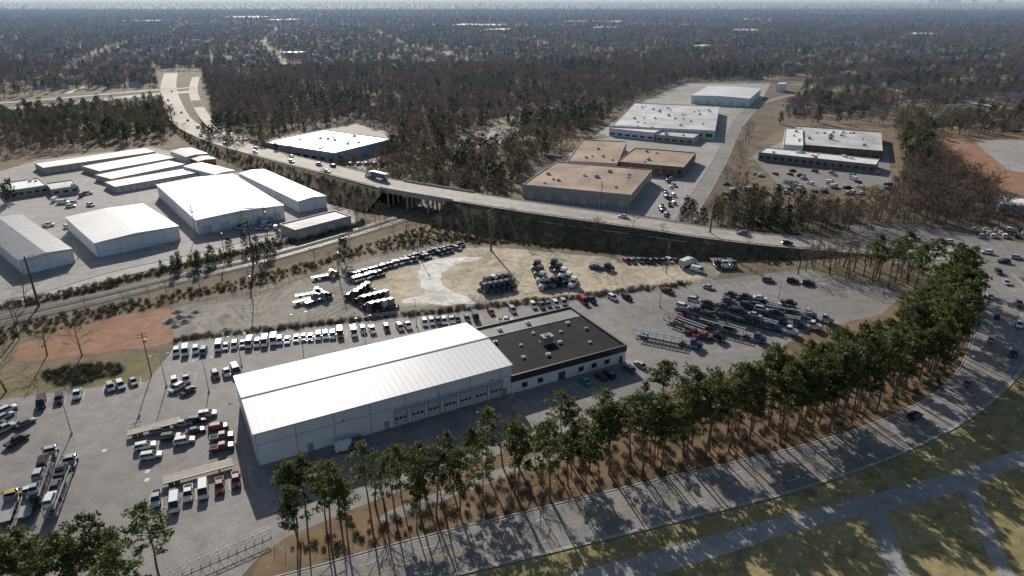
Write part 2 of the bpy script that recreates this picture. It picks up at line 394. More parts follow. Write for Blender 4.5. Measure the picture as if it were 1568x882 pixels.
def hvac(mb,x,y,z,s=1,m=None):
    m=m or STEEL
    mb.box(x-.9*s,x+.9*s,y-.7*s,y+.7*s,z,z+.15,TRIM); mb.box(x-.8*s,x+.8*s,y-.6*s,y+.6*s,z+.15,z+1.0*s,m)
    mb.cyl((x,y,z+1.0*s),(x,y,z+1.12*s),.4*s,.4*s,10,M('fan_grille',(.06,.06,.06),.6))
def building(name,nl,nr,bl,h,wall,roof,gable=0,units=6,doors=0,wins=0,sidewin=0,band=None,par=.5,dm=None,seams=0,wz=(1.2,2.6)):
    a,w,d,ang=frame(nl,nr,bl,h); E=empty(name,a.x,a.y,0,ang); rr=random.Random(int(nl[0]*31+nl[1]))
    mb=MB()
    c=[(0,0),(w,0),(w,d),(0,d)]; i=.3; ci=[(i,i),(w-i,i),(w-i,d-i),(i,d-i)]
    for k in range(4):
        p,q=c[k],c[(k+1)%4]; mb.face([(*p,0),(*q,0),(*q,h),(*p,h)],wall)
    for k in range(int(w/9)+1): 
        x=min(w-.2,.1+k*9); mb.box(x-.08,x+.08,-.1,0,0,h-.3,TRIM)
    rf=MB()
    if gable:
        if w>=d:
            r=[(-.3,-.3),(w+.3,-.3),(w+.3,d+.3),(-.3,d+.3)]
            m0,m1=(-.3,d/2,h+gable),(w+.3,d/2,h+gable)
            rf.face([(*r[0],h-.02),(*r[1],h-.02),m1,m0],roof); rf.face([m0,m1,(*r[2],h-.02),(*r[3],h-.02)],roof)
            mb.face([(0,0,h),(0,d,h),(0,d/2,h+gable-.03)],wall); mb.face([(w,d,h),(w,0,h),(w,d/2,h+gable-.03)],wall)
            n=int(w/(seams or 3))
            for k in range(n+1):
                x=k*w/n
                for (ya,za,yb,zb) in((-.3,h,d/2,h+gable),(d/2,h+gable,d+.3,h)):
                    rf.hexa([(x-.05,ya,za-.01),(x+.05,ya,za-.01),(x+.05,yb,zb-.01),(x-.05,yb,zb-.01)],[(x-.03,ya,za+.06),(x+.03,ya,za+.06),(x+.03,yb,zb+.06),(x-.03,yb,zb+.06)],roof)
            rf.box(-.3,w+.3,d/2-.35,d/2+.35,h+gable-.02,h+gable+.14,TRIM)
        else:
            r=[(-.3,-.3),(w+.3,-.3),(w+.3,d+.3),(-.3,d+.3)]
            m0,m1=(w/2,-.3,h+gable),(w/2,d+.3,h+gable)
            rf.face([(*r[0],h-.02),m0,m1,(*r[3],h-.02)],roof); rf.face([m0,(*r[1],h-.02),(*r[2],h-.02),m1],roof)
            mb.face([(0,0,h),(w,0,h),(w/2,0,h+gable-.03)],wall); mb.face([(w,d,h),(0,d,h),(w/2,d,h+gable-.03)],wall)
            n=int(d/3)
            for k in range(n+1):
                y=k*d/n
                for (xa,za,xb,zb) in((-.3,h,w/2,h+gable),(w/2,h+gable,w+.3,h)):
                    rf.hexa([(xa,y-.05,za-.01),(xb,y-.05,zb-.01),(xb,y+.05,zb-.01),(xa,y+.05,za-.01)],[(xa,y-.03,za+.05),(xb,y-.03,zb+.05),(xb,y+.03,zb+.05),(xa,y+.03,za+.05)],roof)
        for (x0,x1,y0,y1) in((-.3,w+.3,-.42,-.3),(-.3,w+.3,d+.3,d+.42)): rf.box(x0,x1,y0,y1,h-.25,h+.02,TRIM)
    else:
        for k in range(4):
            p,q=c[k],c[(k+1)%4];pi,qi=ci[k],ci[(k+1)%4]
            mb.face([(*p,h),(*q,h),(*qi,h),(*pi,h)],TRIM); mb.face([(*pi,h),(*qi,h),(*qi,h-par),(*pi,h-par)],wall)
        rf.face([(*p,h-par) for p in ci],roof)
        for k in range(units):
            hvac(rf,rr.uniform(.08,.92)*w,rr.uniform(.12,.88)*d,h-par,rr.uniform(.7,1.5),rr.choice([STEEL,MROOF,TRIM]))
        for k in range(units*2):
            x,y=rr.uniform(.05,.95)*w,rr.uniform(.1,.9)*d; rf.cyl((x,y,h-par),(x,y,h-par+.6),.12,.12,6,TRIM)
    mb.obj('walls',parent=E); rf.obj('roof',parent=E)
    fr=MB();gl=MB();dm=dm or M('roller_door',(.5,.5,.5),.5,.1,2)
    for k in range(doors): opening(fr,gl,'f',w,d,(k+.5)*w/doors,min(1.8,w/doors*.3),.02,min(3.6,h*.65),dm)
    for k in range(wins):
        for fc in 'fb': opening(fr,gl,fc,w,d,(k+.5)*w/wins,w/wins*.3,wz[0],wz[1])
    for k in range(sidewin):
        for fc in 'lr': opening(fr,gl,fc,w,d,(k+.5)*d/sidewin,d/sidewin*.28,.9,2.8)
    if fr.v: fr.obj('frames',parent=E); gl.obj('windows_and_doors',parent=E)
    return E,w,d
E,w,d=building('white_warehouse',(388,664),(783,558),(350,578),9,WHITE,MROOF,gable=1.5,seams=1.6)
fr=MB();gl=MB();dm=M('white_roller_door',(.56,.58,.6),.5,.05,2)
for k in range(7):
    x=w*.505+k*(w*.455/6.7); opening(fr,gl,'f',w,d,x+1.2,1.75,.02,4.5,dm,M('door_frame',(.2,.21,.22),.6))
    for j in(-1.1,0,1.1): gl.box(x+1.2+j-.4,x+1.2+j+.4,-.08,-.05,1.9,2.5,DARK)
    for zz in(.9,1.75,2.7,3.6): gl.box(x+1.2-1.7,x+1.2+1.7,-.075,-.05,zz,zz+.05,TRIM)
for x in(12,31,64.5): opening(fr,gl,'f',w,d,x,.5,.02,2.2,M('steel_door',(.3,.32,.34),.5))
for y in(5,11,18): opening(fr,gl,'l',w,d,y,2.0,.02,4.5,dm,TRIM)
fr.box(0,w,-.14,-.101,5.6,5.72,TRIM)
fr.box(w*.33,w*.36,-1.2,-.2,.0,1.1,STEEL); fr.box(w*.5,w*.96,-1.1,-.15,5.0,5.12,TRIM)
for x in(20,45,60): fr.box(x,x+.5,-.45,-.15,5.9,6.2,GREYM)
fr.obj('trim',parent=E); gl.obj('roller_doors',parent=E)
# office wing
a=G(783,603); b_=G(957,554); dv=(b_-a); ang=math.atan2(dv.y,dv.x)
w,d,h=dv.length,31,5.6
E=empty('office_wing_building',a.x+.1,a.y+.1,0,ang)
mb=MB();rf=MB();c=[(0,0),(w,0),(w,d),(0,d)];ci=[(.4,.4),(w-.4,.4),(w-.4,d-.4),(.4,d-.4)]
BF=M('black_fascia',(.03,.03,.034),.5,.1)
o=.15;co=[(-o,-o),(w+o,-o),(w+o,d+o),(-o,d+o)]
for k in range(4):
    p,q=c[k],c[(k+1)%4];mb.face([(*p,0),(*q,0),(*q,3.7),(*p,3.7)],WHITE)
    pi,qi=ci[k],ci[(k+1)%4]; rf.face([(*pi,h+.02),(*qi,h+.02),(*qi,h-.5),(*pi,h-.5)],BF)
    p,q=co[k],co[(k+1)%4];rf.face([(*p,3.6),(*q,3.6),(*q,h+.02),(*p,h+.02)],BF)
    rf.face([(*p,h+.02),(*q,h+.02),(*qi,h+.02),(*pi,h+.02)],BF); rf.face([(*p,3.6),(*q,3.6),(*c[(k+1)%4],3.6),(*c[k],3.6)],BF)
rf.face([(.4,.4,h-.5),(w-.4,.4,h-.5),(w-.4,24,h-.5),(.4,24,h-.5)],BLACK)
rf.face([(.4,24,h-.5),(w-.4,24,h-.5),(w-.4,d-.4,h-.5),(.4,d-.4,h-.5)],M('grey_membrane',(.22,.22,.21),.7,.3,.1))
for (x,y) in((8,8),(15,6),(22,11),(30,7),(11,15),(26,17),(34,15),(18,20),(5,20),(31,21),(20,27),(10,27)): hvac(rf,x,y,h-.5,R.uniform(.5,.9),MROOF if R.random()<.6 else STEEL)
hvac(rf,19,13.5,h-.5,2.2,GREYM); rf.box(4,36,23.9,24.1,h-.5,h-.3,TRIM)
mb.obj('walls',parent=E);rf.obj('roof',parent=E);fr=MB();gl=MB()
for x in(4,9,22.5,27,31.5): opening(fr,gl,'f',w,d,x,.8,1.1,2.5)
opening(fr,gl,'f',w,d,16,1.1,.02,2.6,M('blue_glass',(.05,.12,.2),.1)); opening(fr,gl,'f',w,d,36.5,.5,.02,2.3)
for y in(5,11,17,24): opening(fr,gl,'r',w,d,y,.9,1.1,2.5)
fr.obj('frames',parent=E);gl.obj('windows_and_doors',parent=E)
LW=M('pale_metal_wall',(.66,.69,.74),.5,.08,.3); LR=M('white_membrane_roof',(.8,.79,.77),.5,.08,.06)
GR=M('grey_metal_roof',(.18,.195,.22),.5,.15,.2,.1); TANR=M('tan_gravel_roof',(.34,.25,.19),.9,.4,.05); TANW=M('buff_block_wall',(.42,.37,.33),.85,.12,.3)
GWR=M('grey_white_roof',(.5,.5,.5),.7,.4,.05); BRK=M('brown_brick',(.2,.13,.1),.9,.2,.6); BLUE=M('blue_grey_wall',(.32,.4,.52),.6,.1,.3)
building('storage_warehouse',(145,372),(273,346),(78,336),6.5,LW,LR,gable=.8,doors=0)
building('distribution_warehouse',(301,337),(434,314),(178,291),7,LW,LR,gable=1.0,doors=5)
building('long_shed',(457,308),(499,300),(338,269),6,LW,GR,gable=.8)
building('grey_roof_shed',(30,399),(110,381),(-45,342),6,LW,GR,gable=.9)
building('self_storage_block',(66,257),(238,232),(58,249),4,TANW,LR,units=0,doors=14,par=.15)
building('self_storage_block',(152,262),(268,241),(143,251),3.6,TANW,LR,units=0,doors=12,par=.15)
building('self_storage_block',(170,274),(284,251),(163,264),3.6,TANW,LR,units=0,doors=12,par=.15)
building('self_storage_block',(176,286),(302,264),(168,277),3.6,TANW,LR,units=0,doors=12,par=.15)
building('storage_shed',(285,240),(318,235),(266,230),5,LW,GR,gable=.6)
building('storage_shed',(330,267),(359,261),(299,251),5,LW,LR,gable=.6)
building('storage_shed',(304,247),(330,243),(290,240),4,BRK,GR,gable=.6)
building('small_office_building',(12,292),(72,283),(2,280),4.5,TANW,LR,units=2,wins=5)
building('workshop_building',(78,290),(120,284),(72,280),4,TANW,GWR,units=2,wins=3)
building('machinery_shed',(452,352),(537,330),(442,339),5,TANW,GWR,units=0,doors=4)
building('flat_roof_factory',(512,234),(602,212),(418,214),7,BLUE,LR,units=14,doors=6,sidewin=9)
building('tan_roof_warehouse',(800,282),(966,298),(852,247),7.5,TANW,TANR,units=10,doors=6,sidewin=10)
building('tan_roof_warehouse',(868,246),(945,250),(905,214),6.5,TANW,TANR,units=5)
building('brick_warehouse',(945,247),(1047,256),(962,225),6.5,BRK,TANR,units=4,wins=9,sidewin=6,wz=(2,4.5))
building('grey_roof_factory',(937,192),(1095,200),(990,158),7,M('white_block_wall',(.6,.6,.6),.7,.1,.3),GWR,units=26,wins=10,sidewin=10,wz=(2,4.5))
building('white_front_building',(933,196),(1002,203),(942,189),6,LW,LR,units=3,wins=6)
building('small_brick_building',(1005,206),(1062,211),(1012,199),5,TANW,GWR,units=3,wins=5)
building('white_roof_warehouse',(1059,146),(1148,151),(1073,131),8,LW,LR,gable=1,doors=5)
building('long_workshop',(1162,233),(1342,252),(1170,225),5.5,M('dark_block_wall',(.25,.22,.2),.8),LR,units=10,wins=16,wz=(1.5,3.6))
building('brown_roof_factory',(1203,219),(1352,231),(1225,193),6,BRK,GWR,units=14,wins=8,sidewin=4)
building('white_end_building',(1200,221),(1230,223),(1210,196),7,LW,LR,units=3)
building('roadside_store',(1532,312),(1640,322),(1522,298),5,BLUE,LR,units=3,wins=8)
for (x,y,w_) in((690,38,150),(860,33,180),(1120,46,80),(1400,52,90),(905,42,70),(430,80,50),(1240,20,260),(1500,16,300),(330,26,120),(1130,30,100),(740,45,60),(1060,70,40),(400,30,60),(180,32,80),(1190,128,26)):
    building('distant_warehouse',(x,y),(x+w_*.5,y+.6),(x+3,y-2.2),9,LW,LR,units=0,par=.3)
for x in(1425,1440,1452,1463,1490,1530):
    p=G(x,6); mb=MB(); h=R.uniform(90,190); w=R.uniform(90,160); gm=M('tower_facade',(.4,.42,.45),.6)
    mb.box(-w/2,w/2,-20,20,0,h,gm); mb.box(-w/3,w/3,-12,12,h,h+9,TRIM)
    for z in range(6,int(h)-4,8): mb.box(-w/2+3,w/2-3,-20.6,-20,z,z+3,DARK)
    mb.obj('office_tower',(p.x,p.y,0))
# ---------------------------------------------------------------- vehicles
CP={'white':(.75,.75,.75),'silver':(.42,.44,.46),'grey':(.16,.165,.17),'black':(.025,.025,.028),'blue':(.04,.09,.22),'red':(.26,.035,.03),'navy':(.02,.03,.07),'teal':(.05,.35,.35),'tan':(.35,.28,.2),'yellow':(.5,.37,.08)}
def paint(c): return M('car_paint_'+c,CP[c],.28,.03,1)
LAMP=M('headlamp_glass',(.7,.7,.68),.15); TAIL=M('tail_lamp',(.35,.02,.02),.2)
def wheels(mb,xs,W,r=.34,t=.24):
    for x in xs:
        for s in(-1,1):
            mb.cyl((x,s*(W/2-t),r),(x,s*(W/2+.01),r),r,r,12,TYRE); mb.cyl((x,s*(W/2+.01),r),(x,s*(W/2+.03),r),r*.55,r*.5,8,STEEL)
def ring(x,hw,z0,z1): return [(x,-hw*.92,z0),(x,-hw,z0+(z1-z0)*.45),(x,-hw*.93,z1),(x,hw*.93,z1),(x,hw,z0+(z1-z0)*.45),(x,hw*.92,z0)]
CARS={}
def car(kind,c):
    if (kind,c) in CARS: return CARS[(kind,c)]
    mb=MB();p=paint(c)
    if kind=='sedan': L,W=4.7,1.82;st=[(-2.35,.82,.45,.85),(-2.2,.88,.28,.95),(-1.3,.91,.25,.97),(.9,.91,.25,.93),(1.9,.88,.25,.82),(2.25,.82,.28,.7),(2.36,.7,.35,.6)];cab=(-1.85,1.15,-1.15,.3,.94,1.43,.84,.62)
    if kind=='suv': L,W=4.8,1.92;st=[(-2.4,.88,.5,1.0),(-2.3,.94,.35,1.08),(-1.3,.96,.32,1.1),(.9,.96,.32,1.08),(1.9,.94,.32,1.0),(2.3,.88,.35,.88),(2.4,.78,.45,.7)];cab=(-2.3,1.25,-2.0,.45,1.06,1.72,.9,.72)
    if kind=='van': L,W=5.6,2.05;st=[(-2.8,.98,.5,1.3),(-2.7,1.0,.4,1.3),(.9,1.02,.35,1.3),(2.1,1.0,.35,1.2),(2.7,.95,.4,1.0),(2.8,.85,.5,.8)];cab=(-2.78,2.2,-2.7,1.3,1.28,2.3,.99,.86)
    if kind=='pickup': L,W=5.6,2.0;st=[(-2.8,.92,.6,1.1),(-2.7,.97,.5,1.15),(.3,.98,.45,1.15),(1.6,.98,.45,1.15),(2.6,.95,.45,1.05),(2.8,.85,.5,.85)];cab=(-.75,1.5,-.55,.85,1.13,1.85,.93,.74)
    mb.loft([ring(*s) for s in st],p)
    xa,xb,ta,tb,z0,z1,h0,h1=cab
    B=[(xa,-h0,z0),(xb,-h0,z0),(xb,h0,z0),(xa,h0,z0)];T=[(ta,-h1,z1),(tb,-h1,z1),(tb,h1,z1),(ta,h1,z1)]
    if kind=='van':
        mb.hexa([(xa,-h0,z0),(.9,-h0,z0),(.9,h0,z0),(xa,h0,z0)],[(ta,-h1,z1),(.9,-h1,z1),(.9,h1,z1),(ta,h1,z1)],p)
        B[0]=(.9,-h0,z0);B[3]=(.9,h0,z0);T[0]=(.9,-h1,z1);T[3]=(.9,h1,z1)
    mb.hexa(B,T,DARK,p)
    mb.hexa([(x,y*1.04,z-.02) for x,y,z in T],[(x*.98,y*.9,z+.05) for x,y,z in T],p)
    for a,b in zip(B,T): mb.cyl(a,b,.05,.04,4,p)
    if kind in('sedan','suv'):
        for s in(1,-1): mb.cyl((0,s*h0*1.01,z0),(-.1,s*h1*1.01,z1),.045,.04,4,p)
    if kind=='pickup': mb.box(-2.6,-.85,-.78,.78,1.12,1.158,TYRE)
    for s in(-1,1):
        mb.box(st[-2][0]-.02,st[-1][0]+.02,s*.62-.17,s*.62+.17,st[-1][3]-.12,st[-1][3]+.04,LAMP)
        mb.box(-L/2-.03,-L/2+.1,s*.7-.1,s*.7+.1,st[0][3]-.28,st[0][3]-.05,TAIL)
        mb.box(xb-.55,xb-.38,s*(W/2)-.09,s*(W/2)+.09,z0,z0+.16,p)
    mb.box(L/2-.06,L/2+.05,-.55,.55,.35,.55,TYRE)
    wheels(mb,(-L*.3,L*.31),W,.36 if kind!='pickup' else .4)
    CARS[(kind,c)]=(mb,mb.mesh(kind+'_'+c)); return CARS[(kind,c)]
def tractor(c,day=False):
    k=('tractor',c,day)
    if k in CARS: return CARS[k]
    mb=MB();p=paint(c)
    mb.box(-3.6,3.2,-.45,.45,.75,1.0,GREYM)
    mb.loft([[(x,-w,z0),(x,-w,z1*.97),(x,-w*.8,z1),(x,w*.8,z1),(x,w,z1*.97),(x,w,z0)] for x,w,z0,z1 in((1.5,1.0,.9,2.1),(2.6,.95,.85,2.0),(3.4,.85,.8,1.75),(3.6,.75,.8,1.5))],p)
    mb.hexa([(.1,-1.15,.9),(1.7,-1.15,.9),(1.7,1.15,.9),(.1,1.15,.9)],[(.1,-1.15,2.0),(1.7,-1.15,2.0),(1.7,1.15,2.0),(.1,1.15,2.0)],p)
    mb.hexa([(.1,-1.13,2.0),(1.68,-1.13,2.0),(1.68,1.13,2.0),(.1,1.13,2.0)],[(.1,-1.0,2.9),(1.3,-1.0,2.9),(1.3,1.0,2.9),(.1,1.0,2.9)],DARK,p)
    if not day:
        mb.hexa([(-1.7,-1.2,.95),(.08,-1.2,.95),(.08,1.2,.95),(-1.7,1.2,.95)],[(-1.7,-1.1,3.5),(-.1,-1.05,3.5),(-.1,1.05,3.5),(-1.7,1.1,3.5)],p)
        mb.hexa([(-.1,-1.04,2.93),(1.2,-.95,2.93),(1.2,.95,2.93),(-.1,1.04,2.93)],[(-.1,-1.0,3.5),(.2,-.9,3.45),(.2,.9,3.45),(-.1,1.0,3.5)],p)
    for s in(-1,1):
        mb.cyl((-1.0,s*1.05,.75),(.8,s*1.05,.75),.32,.32,10,STEEL); mb.cyl((0,s*1.25,1.2),(0,s*1.25,3.7),.08,.08,6,STEEL)
        mb.box(3.3,3.5,s*.85-.15,s*.85+.15,1.1,1.35,LAMP); mb.box(1.5,1.6,s*1.4-.1,s*1.4+.1,1.9,2.6,TYRE)
        mb.box(2.1,3.3,1.0 if s>0 else -1.4,1.4 if s>0 else -1.0,1.0,1.1,p)
    mb.box(3.55,3.68,-1.15,1.15,.5,.85,STEEL); mb.box(-3.0,-2.0,-.5,.5,1.0,1.15,TYRE)
    wheels(mb,(2.6,),2.4,.5,.3); wheels(mb,(-1.7,-3.0),2.45,.5,.55)
    CARS[k]=(mb,mb.mesh('semi_tractor_'+c)); return CARS[k]
def carrier(loaded,seed,frame_c='white'):
    k=('carrier',loaded,seed)
    if k in CARS: return CARS[k]
    rr=random.Random(seed); mb=MB(); fm=paint(frame_c); L=15
    for y in(-1.2,1.2):
        mb.box(-L/2,L/2,y-.08,y+.08,.75,.98,fm); mb.box(-L/2,L/2,y-.06,y+.06,2.75,2.9,fm)
        for i in range(7):
            x=-L/2+.1+i*(L-.2)/6; mb.box(x-.07,x+.07,y-.055,y+.055,.98,2.75,fm)
            if i<6 and i%2==0: mb.cyl((x,y,1.0),(x+2.4,y,2.75),.05,.05,4,fm)
    for zz in(.95,2.88):
        for y in(-.8,.8): mb.box(-L/2,L/2,y-.28,y+.28,zz-.06,zz,GREYM)
        for i in range(13): 
            x=-L/2+.2+i*(L-.4)/12; mb.box(x-.05,x+.05,-1.1,1.1,zz-.16,zz-.065,fm)
    mb.add(tractor(rr.choice(['white','black','navy','white','silver','blue']),True)[0],L/2+3.2,0,0)
    wheels(mb,(-3.4,-4.6),2.45,.48,.5)
    if loaded:
        for i in range(3):
            for zz in(.96,2.9):
                if rr.random()<.8: mb.add(car(rr.choice(['sedan','suv','suv','pickup']),rr.choice(['white','black','grey','silver','navy','black']))[0],-L/2+2.6+i*4.9,0,zz,0,rr.choice([0,.08,-.08]))
    CARS[k]=(mb,mb.mesh('car_carrier')); return CARS[k]
def flatbed(c,L=7,box=None):
    k=('flat',c,L,box)
    if k in CARS: return CARS[k]
    mb=MB();p=paint(c)
    mb.add(tractor(c,True)[0],L/2+.2,0,0)
    if box: mb.box(-L/2,L/2+.1,-1.2,1.2,1.1,3.6,paint(box)); mb.box(-L/2-.05,-L/2,-1.1,1.1,1.15,3.5,TRIM)
    else:
        mb.box(-L/2,L/2,-1.2,1.2,1.05,1.2,GREYM); mb.box(L/2-.1,L/2,-1.2,1.2,1.2,2.4,STEEL)
        for s in(-1.2,1.1): mb.box(-L/2,L/2-.1,s,s+.1,1.2,1.35,GREYM)
    mb.box(-L/2,L/2,-.4,.4,.8,1.05,GREYM); wheels(mb,(-L*.25,),2.4,.48,.5)
    CARS[k]=(mb,mb.mesh('truck')); return CARS[k]
def trailer(box,L=14.5,c='white'):
    k=('trailer',box,L,c)
    if k in CARS: return CARS[k]
    mb=MB()
    if box: mb.box(-L/2,L/2,-1.28,1.28,1.2,4.0,paint(c),LR); mb.box(-L/2-.04,-L/2,-1.2,1.2,1.3,3.9,TRIM)
    else:
        mb.box(-L/2,L/2,-1.28,1.28,1.15,1.35,M('deck_wood',(.4,.35,.28),.8)); 
        for s in(-1.36,1.28): mb.box(-L/2,L/2,s,s+.08,1.05,1.4,STEEL)
    mb.box(-L/2+.3,L/2-.3,-.45,.45,.85,1.14,GREYM)
    for s in(-.8,.8): mb.box(L/2-3,L/2-2.8,s-.08,s+.08,.05,1.15,GREYM)
    wheels(mb,(-L/2+1.5,-L/2+2.8),2.45,.5,.5)
    CARS[k]=(mb,mb.mesh('trailer')); return CARS[k]
KN={'sedan':'parked_sedan','suv':'parked_suv','van':'parked_van','pickup':'parked_pickup_truck'}
def pc(kind,c,px,py,deg,z=.05,name=None):
    g=G(px,py,z); inst(name or KN[kind],car(kind,c)[1],g.x,g.y,z,math.radians(deg))
CW=['white']*8+['silver','silver','black','grey','navy','grey']
DK=['black','grey','navy','black','silver','white','grey','black','black']
def row(p0,p1,n,cols=CW,kinds=('sedan','suv','suv','van','pickup'),rel=-90,skip=.0):
    a,b=G(*p0),G(*p1); d=math.degrees(math.atan2(b.y-a.y,b.x-a.x))
    for i in range(n):
        if R.random()<skip: continue
        g=a.lerp(b,i/max(1,n-1)); k=R.choice(kinds)
        inst(KN[k],car(k,R.choice(cols))[1],g.x+R.uniform(-.15,.15),g.y+R.uniform(-.5,.5),.06,math.radians(d+rel+R.uniform(-3,3)))
row((270,543),(301,538),3,['white'],('van','suv')); pc('suv','blue',312,541,-75)
row((335,534),(521,514),17,['white']*12+['silver','black','silver','grey'],('suv','van','sedan'))
row((543,511),(570,507),3); pc('suv','black',592,505,-72); row((613,503),(624,501),2)
row((650,497),(701,491),6,CW+DK); row((715,490),(728,489),2,DK); pc('sedan','red',752,480,-70); pc('pickup','white',774,493,5); pc('suv','silver',785,477,-70)
row((817,471),(863,466),5,CW+DK); row((893,464),(905,462),2,['navy','red']); pc('suv','white',938,458,-60); pc('suv','black',960,458,-60)
pc('pickup','red',1022,448,-50);pc('sedan','silver',1085,442,-35);pc('suv','grey',1176,431,-20);pc('suv','black',1213,432,-10);pc('suv','black',1237,436,-10)
row((268,588),(285,584),2); row((271,598),(287,603),2,['white','black']); row((330,578),(362,570),3,DK)
row((168,597),(205,586),3,['white','silver']); row((65,620),(118,608),3,DK+['white']*3)
for a in((40,650),(27,678),(8,640),(8,660),(-5,655),(12,630)): pc(R.choice(['sedan','pickup','suv']),R.choice(DK+['white']),a[0],a[1],65+R.uniform(-5,5))
for x,y,c in((223,686,'white'),(232,701,'white'),(262,672,'black'),(283,678,'white'),(281,651,'silver'),(302,646,'navy'),(318,637,'white'),(245,662,'grey'),(300,662,'black')): pc(R.choice(['suv','sedan','sedan']),c,x,y,18+R.uniform(-6,8))
for x,y,c in((335,657,'red'),(340,672,'grey'),(340,688,'red'),(240,767,'silver'),(337,747,'red'),(362,738,'red'),(266,766,'black'),(289,759,'white')): pc(R.choice(['pickup','suv']),c,x,y,-68 if y>700 else 20)
pc('van','white',312,755,-68); pc('van','white',268,775,-68)
def big(name,me,p0,p1,z=.05):
    a,b=G(*p0),G(*p1); c=(a+b)/2; inst(name,me[1],c.x,c.y,z,math.atan2(b.y-a.y,b.x-a.x))
big('flatbed_trailer',trailer(False),(257,742),(352,716)); big('flatbed_trailer',trailer(False,12),(200,669),(275,650))
big('car_carrier_truck',carrier(True,5,'grey'),(52,790),(78,705)); big('car_carrier_truck',carrier(True,6,'silver'),(78,800),(104,728)); big('tow_truck',flatbed('white'),(38,800),(48,765)); big('flatbed_truck',flatbed('yellow'),(5,815),(22,765))
pc('van','white',531,688,25); pc('suv','grey',547,684,30)
for x,y,c in((895,586,'teal'),(920,579,'black'),(932,576,'navy'),(962,567,'grey'),(980,561,'silver')): pc(R.choice(['sedan','suv']),c,x,y,120)
row((622,398),(705,377),17,DK,('pickup','suv','sedan'),rel=-80); row((626,402),(700,383),12,DK,('pickup','suv'),rel=-80,skip=.2)
row((583,412),(622,402),8,DK,('pickup','suv'),rel=-80); row((540,424),(578,413),8,DK,('pickup','suv','sedan'),rel=-80); row((543,431),(582,421),8,DK,('pickup','suv'),rel=-80,skip=.2)
def trow(p0,p1,n,rel,cols=('black','navy','grey','silver','black','black')):
    a,b=G(*p0),G(*p1); d=math.degrees(math.atan2(b.y-a.y,b.x-a.x))
    for i in range(n):
        g=a.lerp(b,i/max(1,n-1)); t=tractor(R.choice(cols)); inst('semi_tractor',t[1],g.x,g.y,.08,math.radians(d+rel+R.uniform(-4,4)))
trow((543,458),(560,446),4,110); trow((556,466),(588,458),5,120);trow((568,476),(596,470),4,120)
big('flatbed_truck',flatbed('grey'),(453,467),(475,461)); big('flatbed_truck',flatbed('black'),(470,468),(492,460))
big('flatbed_truck',flatbed('tan'),(475,430),(507,424)); big('flatbed_truck',flatbed('black'),(450,458),(485,452))
trow((745,448),(778,442),5,-60); trow((748,437),(776,432),4,-60,('black','grey','white')); trow((822,412),(834,440),4,-30); trow((848,410),(878,438),5,-40,('black','white','navy','grey')); trow((838,440),(862,436),3,-50)
big('flatbed_truck',flatbed('black'),(900,405),(932,414)); pc('pickup','navy',912,412,-30)
row((960,402),(1035,402),9,DK+['red','white'],('suv','pickup'),rel=-70); big('box_truck',flatbed('white',6,'white'),(1042,412),(1056,406)); pc('van','white',1068,416,-40)
for x,c in((1092,'black'),(1103,'white'),(1116,'grey')): big('flatbed_truck',flatbed(c),(x-4,395),(x+8,412))
k=0; fcs=['grey','navy','silver','black','grey','navy']
for (p0,p1,ld) in(((972,513),(1040,527),0),((1020,492),(1078,513),0),((1036,481),(1094,500),1),((1048,470),(1120,487),1),((1070,498),(1140,517),0),((1098,470),(1175,485),1),((1095,482),(1160,499),1),((1130,478),(1200,495),1),((1128,490),(1180,504),1),((1150,468),(1215,480),1),((1175,478),(1238,489),0),((1120,464),(1160,470),1),((1160,487),(1215,498),1)):
    big('car_carrier_truck',carrier(bool(ld),20+k,'silver' if k==0 else fcs[k%6]),p0,p1); k+=1
pc('pickup','red',1060,512,-20); pc('pickup','red',1075,518,-20); pc('pickup','red',1205,474,-20); pc('suv','red',1045,491,-20)
def along(P,i,off,kind,c,flip=0,dz=.11):
    p=P[i];q=P[i+1];d=(q-p).normalized(); inst({'sedan':'moving_car','suv':'moving_suv','pickup':'moving_pickup_truck','van':'moving_van'}[kind],car(kind,c)[1],p.x-d.y*off,p.y+d.x*off,p.z+dz,math.atan2(d.y,d.x)+flip*math.pi)
for i,o,kd,c in((22,4,'suv','white'),(38,-5,'suv','black'),(55,5,'sedan','white'),(58,-4,'suv','black'),(62,2,'pickup','grey'),(66,-5,'sedan','silver'),(115,4,'sedan','white'),(142,-4,'suv','black'),(20,-4,'suv','silver'),(48,3,'sedan','grey'),(12,3,'suv','white'),(153,4,'suv','silver'),(16,-3,'suv','black'),(28,4,'sedan','grey'),(33,4,'van','white'),(44,-5,'suv','grey'),(50,-4,'suv','silver'),(64,5,'suv','black'),(136,4,'suv','grey'),(158,-4,'suv','white'),(163,4,'sedan','black')): along(OV,i,o,kd,c,o>0)
p=OV[76];d=(OV[77]-OV[75]).normalized()
e=inst('semi_trailer_truck',trailer(True,12,'blue')[1],p.x-d.y*3.5,p.y+d.x*3.5,p.z+.11,math.atan2(d.y,d.x)+math.pi)
tr=D.objects.new('tractor_cab',tractor('white')[1]); COL.objects.link(tr); tr.parent=e; tr.location=(8.2,0,0)
for x,y,c,dg in((1450,372,'white',170),(1487,403,'grey',-20),(1536,402,'black',170),(1217,357,'silver',-5),(1420,380,'black',175),(1400,368,'silver',170),(1475,385,'black',-15),(1510,388,'white',170),(1556,396,'silver',-15),(1470,408,'white',-60)): pc('suv',c,x,y,dg,.09,'moving_suv')
